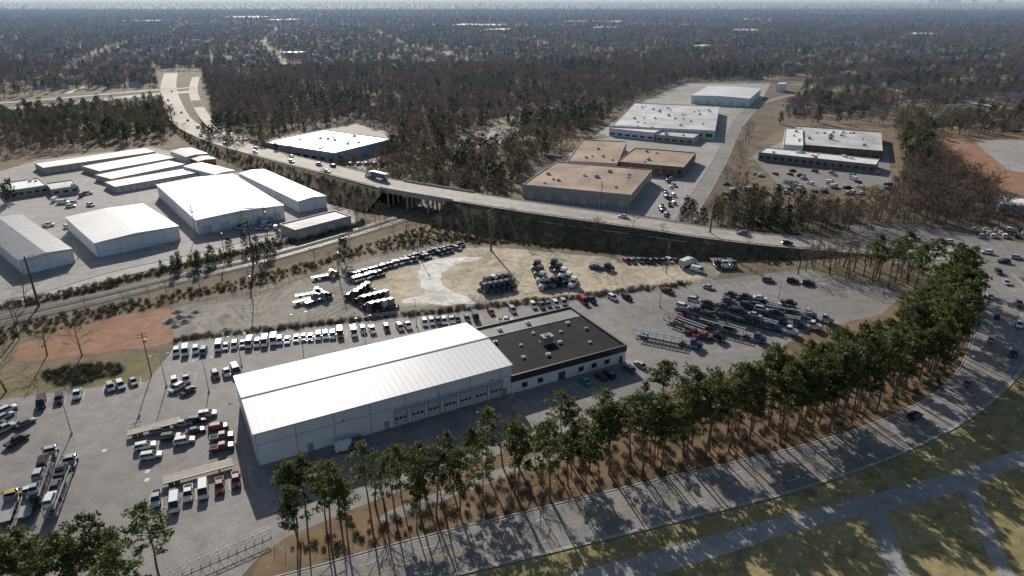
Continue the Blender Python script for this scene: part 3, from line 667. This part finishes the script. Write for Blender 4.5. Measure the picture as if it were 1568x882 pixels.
for i,t,kd,c in((86,.3,'suv','navy'),(79,.3,'suv','white'),(74,.35,'sedan','black'),(72,.7,'suv','white'),(83,.7,'sedan','silver'),(69,.3,'suv','silver'),(66,.72,'suv','black'),(60,.35,'sedan','grey'),(52,.3,'suv','black'),(77,.72,'pickup','grey'),(87,.75,'suv','black')): along(mid(t),min(i,len(A)-2),0,kd,c,t>.5,.08)
for i in range(16): pc(R.choice(['suv','sedan']),R.choice(CW),1490+i*6,353+(i%3)*5,60)
for i in range(46):
    x,y=R.uniform(1110,1360),R.uniform(285,300) if i%2 else R.uniform(262,284); pc(R.choice(['suv','sedan','van']),R.choice(CW),x,y,R.choice([20,110]))
for i in range(24): pc(R.choice(['suv','sedan','pickup']),R.choice(CW),R.uniform(1010,1030)+i*.3,330-i*3,R.choice([80,95]))
for i in range(14): pc('suv',R.choice(CW),430+i*12,248+i*1.2 if i<8 else 252,60)
for i in range(22): pc(R.choice(['van','suv','pickup']),R.choice(CW),R.choice([R.uniform(90,150),R.uniform(60,130),R.uniform(360,430)]),R.uniform(296,318) if i%2 else R.uniform(345,352),R.choice([15,100,-30]))
for i in range(18): pc(R.choice(['sedan','suv']),R.choice(CW+DK),R.uniform(700,770),R.uniform(205,228),R.choice([20,110]))
# ---------------------------------------------------------------- street furniture
def polemesh(h,r,m,arm=2.2):
    mb=MB(); mb.cyl((0,0,0),(0,0,.6),.3,.3,8,CONC); mb.cyl((0,0,.6),(0,0,h),r,r*.6,8,m)
    for s in(-1,1):
        mb.cyl((0,0,h-.2),(s*arm,0,h+.1),.05,.04,5,m); mb.box(s*arm-.35,s*arm+.35,-.18,.18,h,h+.16,GREYM)
    return mb.mesh('street_lamp')
LM=polemesh(10,.13,STEEL)
for x,y in((463,524),(638,500),(740,565),(255,592),(320,600),(110,665),(870,470),(1010,470),(1190,470),(370,560),(560,530),(1385,372),(960,300),(120,395)): 
    g=G(x,y); inst('parking_lot_lamp',LM,g.x,g.y,.04,.5)
mb=MB(); mb.cyl((0,0,0),(0,0,14),.17,.11,8,WOOD); 
for z in(13.2,12.2): mb.box(-1.3,1.3,-.07,.07,z,z+.13,WOOD)
for x in(-1.2,-.6,.6,1.2): mb.cyl((x,0,13.33),(x,0,13.6),.05,.04,5,TRIM)
mb.cyl((.35,0,10.6),(.35,0,11.6),.25,.25,8,STEEL); UP=mb.mesh('utility_pole')
for x,y in [(388,470),(30,520),(232,575),(520,430),(640,392),(300,360),(345,398),(410,362),(920,318),(1140,300),(1265,372),(1180,320),(1020,420)]:
    g=G(x,y); inst('utility_pole',UP,g.x,g.y,0,.6)
mb=MB(); mb.cyl((0,0,0),(0,0,19),.45,.25,10,M('weathered_steel',(.12,.08,.06),.8))
for z,l in((18,3.2),(16.2,2.6),(14.5,2.6)):
    mb.cyl((-l,0,z+.5),(0,0,z),.1,.12,5,STEEL);mb.cyl((l,0,z+.5),(0,0,z),.1,.12,5,STEEL)
    for s in(-l,l): mb.cyl((s,0,z+.5),(s,0,z-.5),.07,.07,6,TRIM)
TW=mb.mesh('transmission_monopole'); tp=[]
for x,y in((752,384),(388,402),(60,470),(1085,376)):
    g=G(x,y); inst('transmission_monopole',TW,g.x,g.y,0,1.2); tp.append(g)
mb=MB()
for i in range(4):
    for j in range(2):
        x,y=i*5,j*5; 
        for dx,dy in((0,0),(.5,0),(0,.5),(.5,.5)): mb.cyl((x+dx,y+dy,0),(x+dx,y+dy,9),.05,.05,4,STEEL)
        for z in range(0,9): mb.cyl((x,y,z),(x+.5,y,z+1),.035,.035,3,STEEL)
for j in range(2): mb.box(0,15.5,j*5,j*5+.5,8.7,9.1,STEEL)
for i in range(3): mb.box(2+i*5,4+i*5,1.6,3.4,0,2.4,GREYM); mb.cyl((3+i*5,2.5,2.4),(3+i*5,2.5,4),.15,.1,6,TRIM)
g=G(372,348); mb.obj('electrical_substation',(g.x,g.y,.04),.45)
def wire(name,pts,h,offx):
    mb=MB()
    for a,b in zip(pts[:-1],pts[1:]):
        L=(b-a).length; prev=None
        for i in range(13):
            t=i/12; p=a.lerp(b,t); q=Vector((p.x,p.y+offx,h-L*.03*4*t*(1-t)))
            if prev: mb.cyl(prev,q,.03,.03,3,TYRE,False)
            prev=q
    mb.obj(name)
tl=[tp[2],tp[1],tp[0],tp[3],G(1500,380)]
for hh in(17.5,15.8): wire('power_line',tl,hh,1.0); wire('power_line',tl,hh,-1.0)
def fence(name,px,h=1.9,step=3):
    P=line3(px,6);Q=resample(P,step);mb=MB()
    for p in Q: mb.cyl(p,p+Vector((0,0,h)),.05,.05,5,STEEL)
    for z in(.15,.5,.85,1.2,1.55,h):
        for a,b in zip(Q[:-1],Q[1:]): mb.cyl(a+Vector((0,0,z)),b+Vector((0,0,z)),.018,.018,3,GREYM,False)
    mb.obj(name)
fence('chain_link_fence',[(268,522),(480,498),(640,481),(880,457),(1060,434),(1100,428),(1230,412)])
fence('chain_link_fence',[(262,468),(400,446),(540,400),(700,374)])
fence('chain_link_fence',[(-100,475),(90,452),(290,404),(440,370),(540,348)])
fence('chain_link_fence',[(420,838),(470,862)])
a,b=G(250,893),G(415,822); L=(b-a).length; mb=MB()
for y in(0,1.0):
    for z in(.3,2.0): mb.cyl((0,y,z),(L,y,z),.07,.07,5,GREYM)
n=int(L/1.6)
for i in range(n+1):
    x=i*L/n; mb.cyl((x,0,.3),(x,0,2),.04,.04,4,GREYM); mb.cyl((x,0,2),(x,1,2),.04,.04,4,GREYM)
    if i<n: mb.cyl((x,0,.3),(x+L/n,0,2),.035,.035,4,GREYM); mb.cyl((x,0,2),(x+L/n,1,2),.035,.035,4,GREYM)
    mb.cyl((x,0,0),(x,0,.3),.1,.1,6,GREYM)
mb.obj('sliding_truss_gate',(a.x,a.y,.05),math.atan2(b.y-a.y,b.x-a.x))
mb=MB()
def stalls(p0,p1,n,l=5.2):
    a,b=G(*p0),G(*p1); u=(b-a).normalized(); v=Vector((u.y,-u.x))
    for i in range(n+1):
        c=a.lerp(b,i/n)
        q=[c-u*.06,c+u*.06,c+u*.06+v*l,c-u*.06+v*l]; mb.face([(p.x,p.y,.055) for p in reversed(q)],PAINT)
stalls((265,534),(530,506),18); stalls((640,492),(735,482),7); stalls((810,467),(1000,447),14); stalls((1010,446),(1160,430),12); stalls((795,612),(960,562),14); stalls((160,588),(215,577),4)
stalls((60,612),(130,599),5); stalls((262,576),(300,570),3); stalls((230,758),(380,718),9,6)
mb.obj('parking_lines')
mb=MB()
for x,y in((225,735),(226,722),(160,690)):
    g=G(x,y); mb.box(g.x-.5,g.x+.5,g.y-.6,g.y+.6,.05,.06,PAINT)
mb.obj('painted_marks')
mb=MB()
for x,y,s in((275,487,2.2),(283,493,1.7),(272,478,1.5),(345,505,1.2),(300,478,1.3),(268,500,1.4),(262,492,2),(290,486,1.4)):
    g=G(x,y); rings=[]
    for k in range(5):
        r=s*1.5*(1-k/4.4); rings.append([(g.x+r*math.cos(t*.628)*R.uniform(.85,1.15),g.y+r*math.sin(t*.628)*R.uniform(.85,1.15),s*.6*k/4+.04) for t in range(10)])
    mb.loft(rings,m_gravel)
mb.obj('gravel_pile')
# ---------------------------------------------------------------- vegetation meshes
def sliver(mb,p,d,l,w,m,rr):
    q=p+d*l; s=d.cross(Vector((rr.uniform(-1,1),rr.uniform(-1,1),rr.uniform(-1,1))))
    if s.length<1e-4: return
    s=s.normalized()*w; mb.face([p-s,p+s,q],m)
def rv(rr,zlo=-1,zhi=1):
    v=Vector((rr.uniform(-1,1),rr.uniform(-1,1),rr.uniform(zlo,zhi))); return v.normalized() if v.length>.01 else Vector((0,0,1))
def bare(seed,h,near=True):
    rr=random.Random(seed);mb=MB();p=Vector((0,0,-.2));r=h*.016+.05;lean=Vector((rr.uniform(-.06,.06),rr.uniform(-.06,.06),1))
    seg=5;pts=[p]
    for i in range(seg):
        q=p+lean*(h*.8/seg)+Vector((rr.uniform(-.3,.3),rr.uniform(-.3,.3),0)); mb.cyl(p,q,r*(1-i/seg*.8),r*(1-(i+1)/seg*.8),5 if near else 3,BARK,False); pts.append(q);p=q
    nl=9 if near else 8
    for i in range(nl):
        t=.28+.7*(i+rr.random())/nl; k=min(seg-1,int(t*seg)); a=pts[k].lerp(pts[k+1],t*seg-k)
        az=i*2.4+rr.uniform(-.5,.5); L=h*(.46-.27*t)*rr.uniform(.8,1.25)
        d=Vector((math.cos(az),math.sin(az),rr.uniform(.35,1.0))).normalized(); b=a+d*L
        if near: mb.cyl(a,b,r*.38,r*.12,3,BARK,False)
        else: sliver(mb,a,d,L,.12,BARK,rr)
        for j in range(6):
            s=a.lerp(b,.3+.7*j/5); d2=(d+rv(rr,-.4,.8)*.95).normalized(); L2=L*rr.uniform(.35,.6)
            sliver(mb,s,d2,L2,.05 if near else .1,BARK,rr)
            for q in range(9 if near else 7):
                s2=s+d2*L2*rr.uniform(.2,1); sliver(mb,s2,(d2+rv(rr,-.7,.8)*1.1).normalized(),rr.uniform(.9,2.0)*h/14,.028 if near else .1,TWIG,rr)
    return mb.mesh('bare_tree')
def clump(mb,c,r,n,size,m,rr,flat=.6):
    for i in range(n):
        o=rv(rr)*(rr.random()**.4); p=c+Vector((o.x*r,o.y*r,o.z*r*flat))
        a=rv(rr,-.3,1)*size*rr.uniform(.6,1.2); b=rv(rr,-.6,.6)*size*.45; mb.face([p-b,p+b,p+a+b*.3,p+a-b*.3],m)
def pine(seed,h,dens=1.0):
    rr=random.Random(seed);mb=MB();p=Vector((0,0,-.2));r=.26;pts=[p];seg=7
    lean=Vector((rr.uniform(-.05,.05),rr.uniform(-.05,.05),1))
    for i in range(seg):
        q=p+lean*(h*.97/seg)+Vector((rr.uniform(-.18,.18),rr.uniform(-.18,.18),0)); mb.cyl(p,q,r*(1-i/seg*.8),r*(1-(i+1)/seg*.8),6,PBARK,False);pts.append(q);p=q
    c0=rr.uniform(.4,.6)
    for i in range(11):
        t=rr.uniform(.2,c0); k=int(t*seg); a=pts[k].lerp(pts[k+1],t*seg-k); sliver(mb,a,Vector((rr.uniform(-1,1),rr.uniform(-1,1),.1)).normalized(),rr.uniform(.6,2.2),.05,PBARK,rr)
    n=int(36*dens)
    for i in range(n):
        u=(i+rr.random()*.8)/n; t=c0+(1-c0)*u*.98; k=min(seg-1,int(t*seg)); a=pts[k].lerp(pts[k+1],t*seg-k)
        az=i*2.4+rr.uniform(-.9,.9); prof=math.sin(min(1,(u*.8+.25))*math.pi)**.6
        L=h*.16*prof*rr.uniform(.4,1.35)+.4
        d=Vector((math.cos(az),math.sin(az),rr.uniform(.1,.6))).normalized(); b=a+d*L; mb.cyl(a,b,.07,.03,3,PBARK,False)
        clump(mb,b,rr.uniform(.7,1.3),31,.58,NEED,rr)
        if L>1.7: clump(mb,a.lerp(b,.6)+rv(rr)*.5,rr.uniform(.65,1.05),22,.55,NEED,rr)
    clump(mb,pts[-1],.9,32,.5,NEED,rr,1)
    return mb.mesh('pine_tree')
def ever(seed,h,m=EVER):
    rr=random.Random(seed);mb=MB(); mb.cyl((0,0,-.2),(0,0,h*.5),.25,.15,5,BARK,False); 
    for i in range(26):
        u=i/26; rad=h*.24*(1-u*.75)*rr.uniform(.6,1.1); az=i*2.4
        clump(mb,Vector((math.cos(az)*rad,math.sin(az)*rad,h*(.18+.76*u))),h*.1,14,h*.075,m,rr,.8)
    return mb.mesh('evergreen_tree')
def shrub(seed,m1,m2):
    rr=random.Random(seed);mb=MB()
    for i in range(110):
        a=Vector((rr.uniform(-.8,.8),rr.uniform(-.8,.8),0)); sliver(mb,a,rv(rr,.3,1.6),rr.uniform(.7,1.9),.035,m1,rr)
    if m2: clump(mb,Vector((0,0,.7)),1.0,80,.35,m2,rr,.7)
    return mb.mesh('shrub')
PIN=[pine(i,20+i%4,[1,.8,1.1,.65,.9,1.2,.75,1][i]) for i in range(8)]
BARE=[bare(40+i,13+i%3*2) for i in range(6)]
FARB=[bare(80+i,11+i%3*1.3,False) for i in range(5)]
EV=[ever(120+i,10+i%3*2) for i in range(3)]
SH=[shrub(i,M('dry_stems',(.3,.22,.15),.9,.3,.5,rnd=.4),EVER if i%3==0 else None) for i in range(4)]
def inpoly(X,Y,poly):
    P=[G(*p) for p in poly]; c=np.zeros(len(X),bool); n=len(P);j=n-1
    for i in range(n):
        xi,yi,xj,yj=P[i].x,P[i].y,P[j].x,P[j].y
        if yi!=yj: c^=((yi>Y)!=(yj>Y))&(X<(xj-xi)*(Y-yi)/(yj-yi)+xi)
        j=i
    return c
def fill(poly,sp,seed=1,jit=.45):
    P=[G(*p) for p in poly]; x0,x1=min(p.x for p in P),max(p.x for p in P);y0,y1=min(p.y for p in P),max(p.y for p in P)
    rs=np.random.RandomState(seed); xs,ys=np.meshgrid(np.arange(x0,x1,sp),np.arange(y0,y1,sp)); X=xs.ravel();Y=ys.ravel()
    X=X+rs.uniform(-jit,jit,len(X))*sp;Y=Y+rs.uniform(-jit,jit,len(Y))*sp; k=inpoly(X,Y,poly); return list(zip(X[k],Y[k]))
def plant(name,meshes,pts,s0,s1,keep=1):
    for x,y in pts:
        if R.random()<=keep:
            s=R.uniform(s0,s1); inst(name,R.choice(meshes),x,y,0,R.uniform(0,6.28),(s*R.uniform(.85,1.2),s*R.uniform(.85,1.2),s))
plant('pine_tree',PIN,fill([(425,862),(620,822),(800,778),(1000,730),(1000,700),(900,722),(700,772),(560,808),(440,840)],4.3,3),.64,.98,.88)
plant('pine_tree',PIN,fill([(1000,730),(1200,685),(1330,646),(1420,603),(1468,555),(1484,495),(1478,440),(1450,450),(1430,520),(1350,580),(1250,618),(1120,655),(1000,690)],4.2,5),.72,1.1,.95)
plant('pine_tree',PIN,fill([(1100,655),(1250,618),(1350,580),(1430,520),(1455,455),(1380,500),(1300,560),(1180,610)],5.4,6),.6,.9,.7)
plant('pine_tree',PIN,[tuple(G(*p)) for p in((20,935),(62,915),(112,938),(150,908),(185,925),(246,893),(205,955),(95,965),(30,965),(135,950),(1360,440),(1400,446),(1335,430),(1420,430),(1380,425),(1455,430),(45,935))],.75,.95)
plant('pine_tree',PIN,[tuple(G(*p)) for p in((470,795),(500,812),(615,765),(725,735),(690,745),(640,775),(745,725),(860,690),(985,655),(1010,640),(920,680),(455,800),(870,700))],.6,.85)
plant('pine_tree',PIN,fill([(-40,222),(130,212),(250,196),(250,150),(200,168),(-40,196)],13,51),.5,.75,.6)
plant('evergreen_tree',EV,fill([(300,212),(420,226),(520,186),(430,190),(330,180)],14,52),.7,1.1,.6)
plant('bare_tree',BARE,[tuple(G(*p)) for p in((575,775),(590,780),(770,715),(790,708),(650,752),(835,700),(960,670),(520,790),(10,600),(72,545),(126,545),(-10,610),(40,470),(1020,660),(1080,640),(1150,620))],.75,1.05)
plant('bare_tree',BARE,fill([(430,858),(800,775),(1000,728),(1300,650),(1440,570),(1300,600),(1000,690),(700,762),(440,828)],8,8),.5,.85,.7)
plant('bare_tree',BARE,fill([(1215,420),(1230,395),(1330,398),(1420,410),(1390,440),(1300,425)],5,9),.75,1.05,.9)
plant('bare_tree',BARE,fill([(1075,345),(1085,322),(1200,328),(1370,335),(1370,350),(1200,358)],6,10),.7,1.0,.75)
plant('bare_tree',BARE,fill([(1095,320),(1110,270),(1130,225),(1150,190),(1160,195),(1140,250),(1125,320)],10,12),.6,.95,.8)
plant('bare_tree',BARE,fill([(1350,350),(1380,300),(1395,240),(1430,215),(1470,265),(1530,292),(1520,340),(1420,345)],7.5,31),.7,1.0,.8)
plant('evergreen_tree',EV,[tuple(G(*p)) for p in((1050,335),(1060,338),(20,308),(1270,225),(528,404),(1045,345),(12,310),(1240,330),(415,392),(405,400),(1385,290),(1410,260),(1300,180),(1320,184))],.7,1.1)
def scatter(name,pts,scl,idx,meshes,seed=0,rot=None):
    coll=D.collections.new(name+'_source')
    for i,m in enumerate(meshes):
        coll.objects.link(D.objects.new('%s_%02d'%(name[:20],i),m))
    n=len(pts); me=D.meshes.new(name); me.vertices.add(n); me.vertices.foreach_set('co',np.asarray(pts,dtype=np.float32).ravel())
    rs=np.random.RandomState(seed)
    for nm,ty,vals in(('scl','FLOAT',scl),('rot','FLOAT',rs.uniform(0,6.28,n) if rot is None else rot),('idx','INT',idx)):
        a=me.attributes.new(nm,ty,'POINT'); a.data.foreach_set('value',np.asarray(vals,dtype=np.float32 if ty=='FLOAT' else np.int32))
    o=D.objects.new(name,me); COL.objects.link(o)
    ng=D.node_groups.new(name,'GeometryNodeTree'); ng.interface.new_socket('Geometry',in_out='INPUT',socket_type='NodeSocketGeometry'); ng.interface.new_socket('Geometry',in_out='OUTPUT',socket_type='NodeSocketGeometry')
    nd=ng.nodes;gi=nd.new('NodeGroupInput');go=nd.new('NodeGroupOutput');ip=nd.new('GeometryNodeInstanceOnPoints');ci=nd.new('GeometryNodeCollectionInfo')
    ci.inputs['Collection'].default_value=coll; ci.inputs['Separate Children'].default_value=True; ci.inputs['Reset Children'].default_value=True
    def na(nm,ty):
        a=nd.new('GeometryNodeInputNamedAttribute'); a.data_type=ty; a.inputs['Name'].default_value=nm; return [s for s in a.outputs if s.enabled][0]
    L=ng.links; L.new(gi.outputs[0],ip.inputs['Points']); L.new(ci.outputs[0],ip.inputs['Instance']); ip.inputs['Pick Instance'].default_value=True
    L.new(na('idx','INT'),ip.inputs['Instance Index']); L.new(na('scl','FLOAT'),ip.inputs['Scale'])
    cx=nd.new('ShaderNodeCombineXYZ'); L.new(na('rot','FLOAT'),cx.inputs['Z']); L.new(cx.outputs[0],ip.inputs['Rotation']); L.new(ip.outputs[0],go.inputs[0])
    md=o.modifiers.new('scatter','NODES'); md.node_group=ng; return o
hm=[]
for i in range(9):
    mb=MB(); w,d,h=R.uniform(12,19),R.uniform(8,11),R.choice([3,3.2,5.6]); rc=[(.2,.19,.18),(.36,.36,.37),(.14,.13,.13),(.28,.23,.19),(.5,.5,.5),(.6,.6,.6),(.3,.29,.28),(.42,.4,.38),(.22,.21,.21)][i]
    wm=M('house_wall_%d'%i,[(.75,.75,.74),(.7,.68,.6),(.35,.2,.15),(.8,.8,.8),(.5,.55,.6),(.8,.8,.78),(.65,.62,.55),(.78,.78,.78),(.6,.55,.48)][i],.8); rm=M('house_roof_%d'%i,rc,.6)
    mb.box(-w/2,w/2,-d/2,d/2,-.1,h,wm); e=.5; r=2.4
    mb.face([(-w/2-e,-d/2-e,h-.2),(w/2+e,-d/2-e,h-.2),(w/2+e,0,h+r),(-w/2-e,0,h+r)],rm);mb.face([(-w/2-e,0,h+r),(w/2+e,0,h+r),(w/2+e,d/2+e,h-.2),(-w/2-e,d/2+e,h-.2)],rm)
    for s in(-1,1): mb.face([(s*w/2,-d/2,h),(s*w/2,d/2,h),(s*w/2,0,h+r-.1)],wm)
    for z in([1.0] if h<4 else [1,3.7]):
        for k in range(4):
            x=-w/2+(k+.5)*w/4
            for s in(-1,1): mb.box(x-.5,x+.5,s*(d/2)-.04,s*(d/2)+.04,z,z+1.3,DARK)
    mb.box(-.5,.5,-d/2-.06,-d/2+.02,0,2.1,TRIM); mb.box(w/4,w/4+.8,.6,1.4,h,h+r+.8,BRK); hm.append(mb.mesh('residential_house'))
EX=[[(-900,260),(-400,240),(0,238),(60,238),(230,216),(290,206),(330,226),(420,245),(560,280),(700,302),(1050,352),(1200,372),(1350,346),(1568,350),(2300,360),(3500,2500),(-2500,2500)],
 [(236,108),(310,108),(330,190),(430,240),(280,210),(246,160)],[(400,212),(545,186),(612,208),(575,268),(430,245)],
 [(780,318),(800,275),(850,243),(900,208),(930,184),(985,150),(1050,124),(1240,124),(1215,160),(1190,190),(1365,190),(1390,262),(1362,315),(1250,322),(1130,300),(1070,350)],
 [(-500,215),(0,178),(240,160),(260,132),(0,152),(-500,178)],[(1425,213),(1700,200),(1700,300),(1540,298),(1440,255)],[(1520,292),(1700,292),(1700,330),(1520,325)],
 [(690,236),(760,228),(800,198),(770,190),(700,212)],[(720,184),(860,176),(850,170),(740,178)]]
rs=np.random.RandomState(4)
def lf(X,Y,s): return np.sin(X/s+1.3*np.sin(Y/s*.7))+np.sin(Y/s*1.1+1.7*np.sin(X/s*.6))
CA,SA=math.cos(.32),math.sin(.32)
def rot2(X,Y): return X*CA+Y*SA,-X*SA+Y*CA
BP,BQ=130.0,310.0
def warp(X,Y): 
    p,q=rot2(X,Y); return p+18*np.sin(q/230),q+22*np.sin(p/270)
def nbr(X,Y):
    Ys=np.maximum(Y,1); sx=784+X/(Ys*.92+39)*1045
    m=(Y>560)&(Y<4200)&((lf(X+900,Y,300)>-.75)|((sx>1130)&(Y>600))|((sx<230)&(Y>900)))
    m&=~((sx>255)&(sx<620)&(Y<1080))&~((sx>560)&(sx<900)&(Y<1000))&~((sx<300)&(Y<760))
    for p in EX: m&=~inpoly(X,Y,p)
    return m
mb=MB(); seg=22.0
yb=MB()
def addstreet(axis,val,rng):
    t=np.arange(-rng,rng,seg); 
    q=np.full_like(t,val) if axis=='q' else t; p=t if axis=='q' else np.full_like(t,val)
    pp,qq=p.copy(),q.copy()
    for _ in range(4): pp,qq=p-18*np.sin(qq/230),q-22*np.sin(pp/270)
    X=pp*CA-qq*SA; Y=pp*SA+qq*CA; ok=nbr(X,Y)&(np.abs(X)<Y*.9)
    for i in range(len(t)-1):
        if ok[i] and ok[i+1]:
            a,b=Vector((X[i],Y[i])),Vector((X[i+1],Y[i+1])); dd=(b-a).normalized(); n=Vector((-dd.y,dd.x)); ww=3.6 if axis=='q' else 4.2
            q4=[a-n*ww,b-n*ww,b+n*ww,a+n*ww]; mb.face([(v.x,v.y,.3 if axis=='q' else .33) for v in q4],m_roadold)
            if axis=='q':
                q4=[a-n*38,b-n*38,b+n*38,a+n*38]; yb.face([(v.x,v.y,.12) for v in q4],m_yard)
for v in np.arange(-1500,5200,BP): addstreet('q',v,5200)
for v in np.arange(-5200,5200,BQ): addstreet('p',v,5200)
yb.obj('yard_lawns'); mb.obj('residential_streets')
HP=[];HR=[]
for v in np.arange(-1500,5200,BP):
    for side in(-1,1):
        t=np.arange(-5200,5200,27.0); t=t+rs.uniform(-4,4,len(t)); q=np.full_like(t,v+side*21)+rs.uniform(-3,3,len(t)); pp,qq=t.copy(),q.copy()
        for _ in range(4): pp,qq=t-18*np.sin(qq/230),q-22*np.sin(pp/270)
        X=pp*CA-qq*SA; Y=pp*SA+qq*CA
        m=np.abs((t+BQ/2)%BQ-BQ/2)>14
        ok=nbr(X,Y)&(np.abs(X)<Y*.9)&m&(rs.rand(len(t))<.85)
        for x,y in zip(X[ok],Y[ok]): HP.append((x,y,0)); HR.append(.32+(math.pi if side>0 else 0)+rs.uniform(-.08,.08))
HP=np.array(HP);HR=np.array(HR); near=HP[:,1]<1100
for (x,y,z),r in zip(HP[near],HR[near]): inst('residential_house',R.choice(hm),x,y,0,r,1.0)
nf=int((~near).sum()); scatter('distant_suburb_houses',HP[~near],rs.uniform(.95,1.2,nf),rs.randint(0,9,nf),hm,9,HR[~near])
PTS=[];SCL=[];IDX=[]
for y0,y1,sp,sc in((300,1150,7.3,.97),(1150,2600,10.8,1.02),(2600,6000,25,1.5),(6000,24000,95,3.0)):
    xs,ys=np.meshgrid(np.arange(-y1*.86-30,y1*.86+30,sp),np.arange(y0,y1,sp)); X=xs.ravel();Y=ys.ravel()
    X=X+rs.uniform(-.48,.48,len(X))*sp;Y=Y+rs.uniform(-.48,.48,len(Y))*sp
    k=np.abs(X)<Y*.86+30
    for p in EX: k&=~inpoly(X,Y,p)
    X=X[k];Y=Y[k]
    if y0<2600:
        nb=nbr(X,Y); p,q=warp(X,Y); dq=np.abs((q+BP/2)%BP-BP/2); dp=np.abs((p+BQ/2)%BQ-BQ/2)
        r=rs.rand(len(X)); drop=nb&((dq<5)|(dp<5)|((dq<31)&(r<.72))|((dq>=31)&(r<.2)))
        drop|=(~nb)&(lf(X,Y*1.3,38)>1.5)&(r<.8)
        k=~drop
    else: k=rs.rand(len(X))<.85
    X=X[k];Y=Y[k];n=len(X)
    e=(lf(X+300,Y,43)+rs.normal(0,.8,n))>1.5; e|=rs.rand(n)<.08
    nr=(lf(X,Y*1.1,45)+rs.normal(0,.8,n)>1.0)
    idx=np.where(e,5+rs.randint(0,3,n),rs.randint(0,5,n)); idx=np.where(e&nr,8+rs.randint(0,2,n),idx)
    s=sc*rs.uniform(.6,1.25,n); s=np.where(idx>=8,s*.72,s)
    if y0>=6000: s=s*.6
    PTS.append(np.stack([X,Y,np.zeros(n)],1));SCL.append(s);IDX.append(idx)
scatter('distant_woodland',np.concatenate(PTS),np.concatenate(SCL),np.concatenate(IDX),FARB+EV+PIN[:2],3)
bp=[]
for poly,sp in(([(0,500),(300,442),(480,400),(640,350),(700,335),(760,332),(1060,380),(1060,396),(760,374),(700,370),(540,396),(400,440),(262,464),(20,522),(-80,540)],2.4),
    ([(268,523),(480,500),(640,483),(880,459),(1060,436),(1060,430),(880,453),(640,477),(480,494),(266,517)],1.5),
    ([(-100,490),(0,476),(150,446),(290,408),(440,374),(560,348),(560,336),(440,368),(290,400)],1.7),
    ([(60,572),(110,560),(180,556),(195,566),(150,582),(90,592)],1.6),
    ([(430,862),(800,782),(1200,688),(1440,595),(1485,500),(1380,500),(1240,570),(1010,660),(700,755),(440,825)],2.6),
    ([(690,360),(1220,398),(1220,408),(1000,392),(820,376),(690,372)],2.5)):
    bp+=fill(poly,sp,len(bp)+1)
bp=[(x,y,0) for x,y in bp]+[(x,y,max(0,z-.15)) for x,y,z in BANK]; n=len(bp)
scatter('roadside_brush',bp,rs.uniform(.4,1.15,n),rs.randint(0,4,n),SH,5)
for (x,y,z) in BANK:
    if R.random()<.035: inst('bare_tree',R.choice(BARE),x,y,z-.2,R.uniform(0,6),R.uniform(.3,.6))
plant('bare_tree',BARE,fill([(0,492),(300,436),(480,392),(640,345),(700,335),(690,350),(540,392),(400,425),(262,458),(0,505)],8,21),.3,.6,.7)
plant('bare_tree',BARE,fill([(430,290),(560,310),(610,318),(590,345),(545,330),(500,312)],7,22),.4,.7,.7)
plant('bare_tree',BARE,fill([(700,362),(900,378),(1200,396),(1200,402),(900,390),(700,372)],8,24),.35,.6,.7)
plant('evergreen_tree',EV,fill([(230,416),(430,370),(430,386),(240,430)],5,23),.35,.65,.75)
# ---------------------------------------------------------------- haze, light, world, camera
mb=MB(); mb.box(-24000,24000,480,30000,-5,260,m_litter)
hz=mb.obj('atmospheric_haze'); hm_=D.materials.new('haze_volume'); hm_.use_nodes=True; nt=hm_.node_tree; nt.nodes.clear()
vs=N(nt,'ShaderNodeVolumeScatter'); vs.inputs['Color'].default_value=(.4,.62,1,1); vs.inputs['Density'].default_value=.00011; vs.inputs['Anisotropy'].default_value=.2
oo=N(nt,'ShaderNodeOutputMaterial'); nt.links.new(vs.outputs[0],oo.inputs['Volume']); hz.data.materials.clear(); hz.data.materials.append(hm_)
EL=math.radians(26); dx,dy=.305,-.952
sd=Vector((dx*math.cos(EL),dy*math.cos(EL),-math.sin(EL)))
l=D.lights.new('sun','SUN'); l.energy=5.0; l.angle=math.radians(.5); l.color=(1,.93,.84); o=D.objects.new('sun',l); o.rotation_euler=sd.to_track_quat('-Z','Y').to_euler(); COL.objects.link(o)
W=D.worlds.new('World'); SC.world=W; W.use_nodes=True; nt=W.node_tree; bg=nt.nodes['Background']
sk=N(nt,'ShaderNodeTexSky'); sk.sky_type='NISHITA'; sk.sun_disc=False; sk.sun_elevation=EL; sk.sun_rotation=math.atan2(-dx,-dy); nt.links.new(sk.outputs[0],bg.inputs[0]); bg.inputs[1].default_value=.08
cam=D.cameras.new('camera'); cam.sensor_width=36; cam.lens=36*F/1568; cam.clip_end=80000; cam.clip_start=1
co=D.objects.new('camera',cam); co.location=(0,0,CZ); co.rotation_euler=(math.pi/2-TH,0,0); COL.objects.link(co); SC.camera=co
SC.view_settings.view_transform='Standard'; SC.view_settings.look='None'; SC.view_settings.exposure=0
print('objs',len(D.objects),'woodland',sum(len(p) for p in PTS),'brush',len(bp))
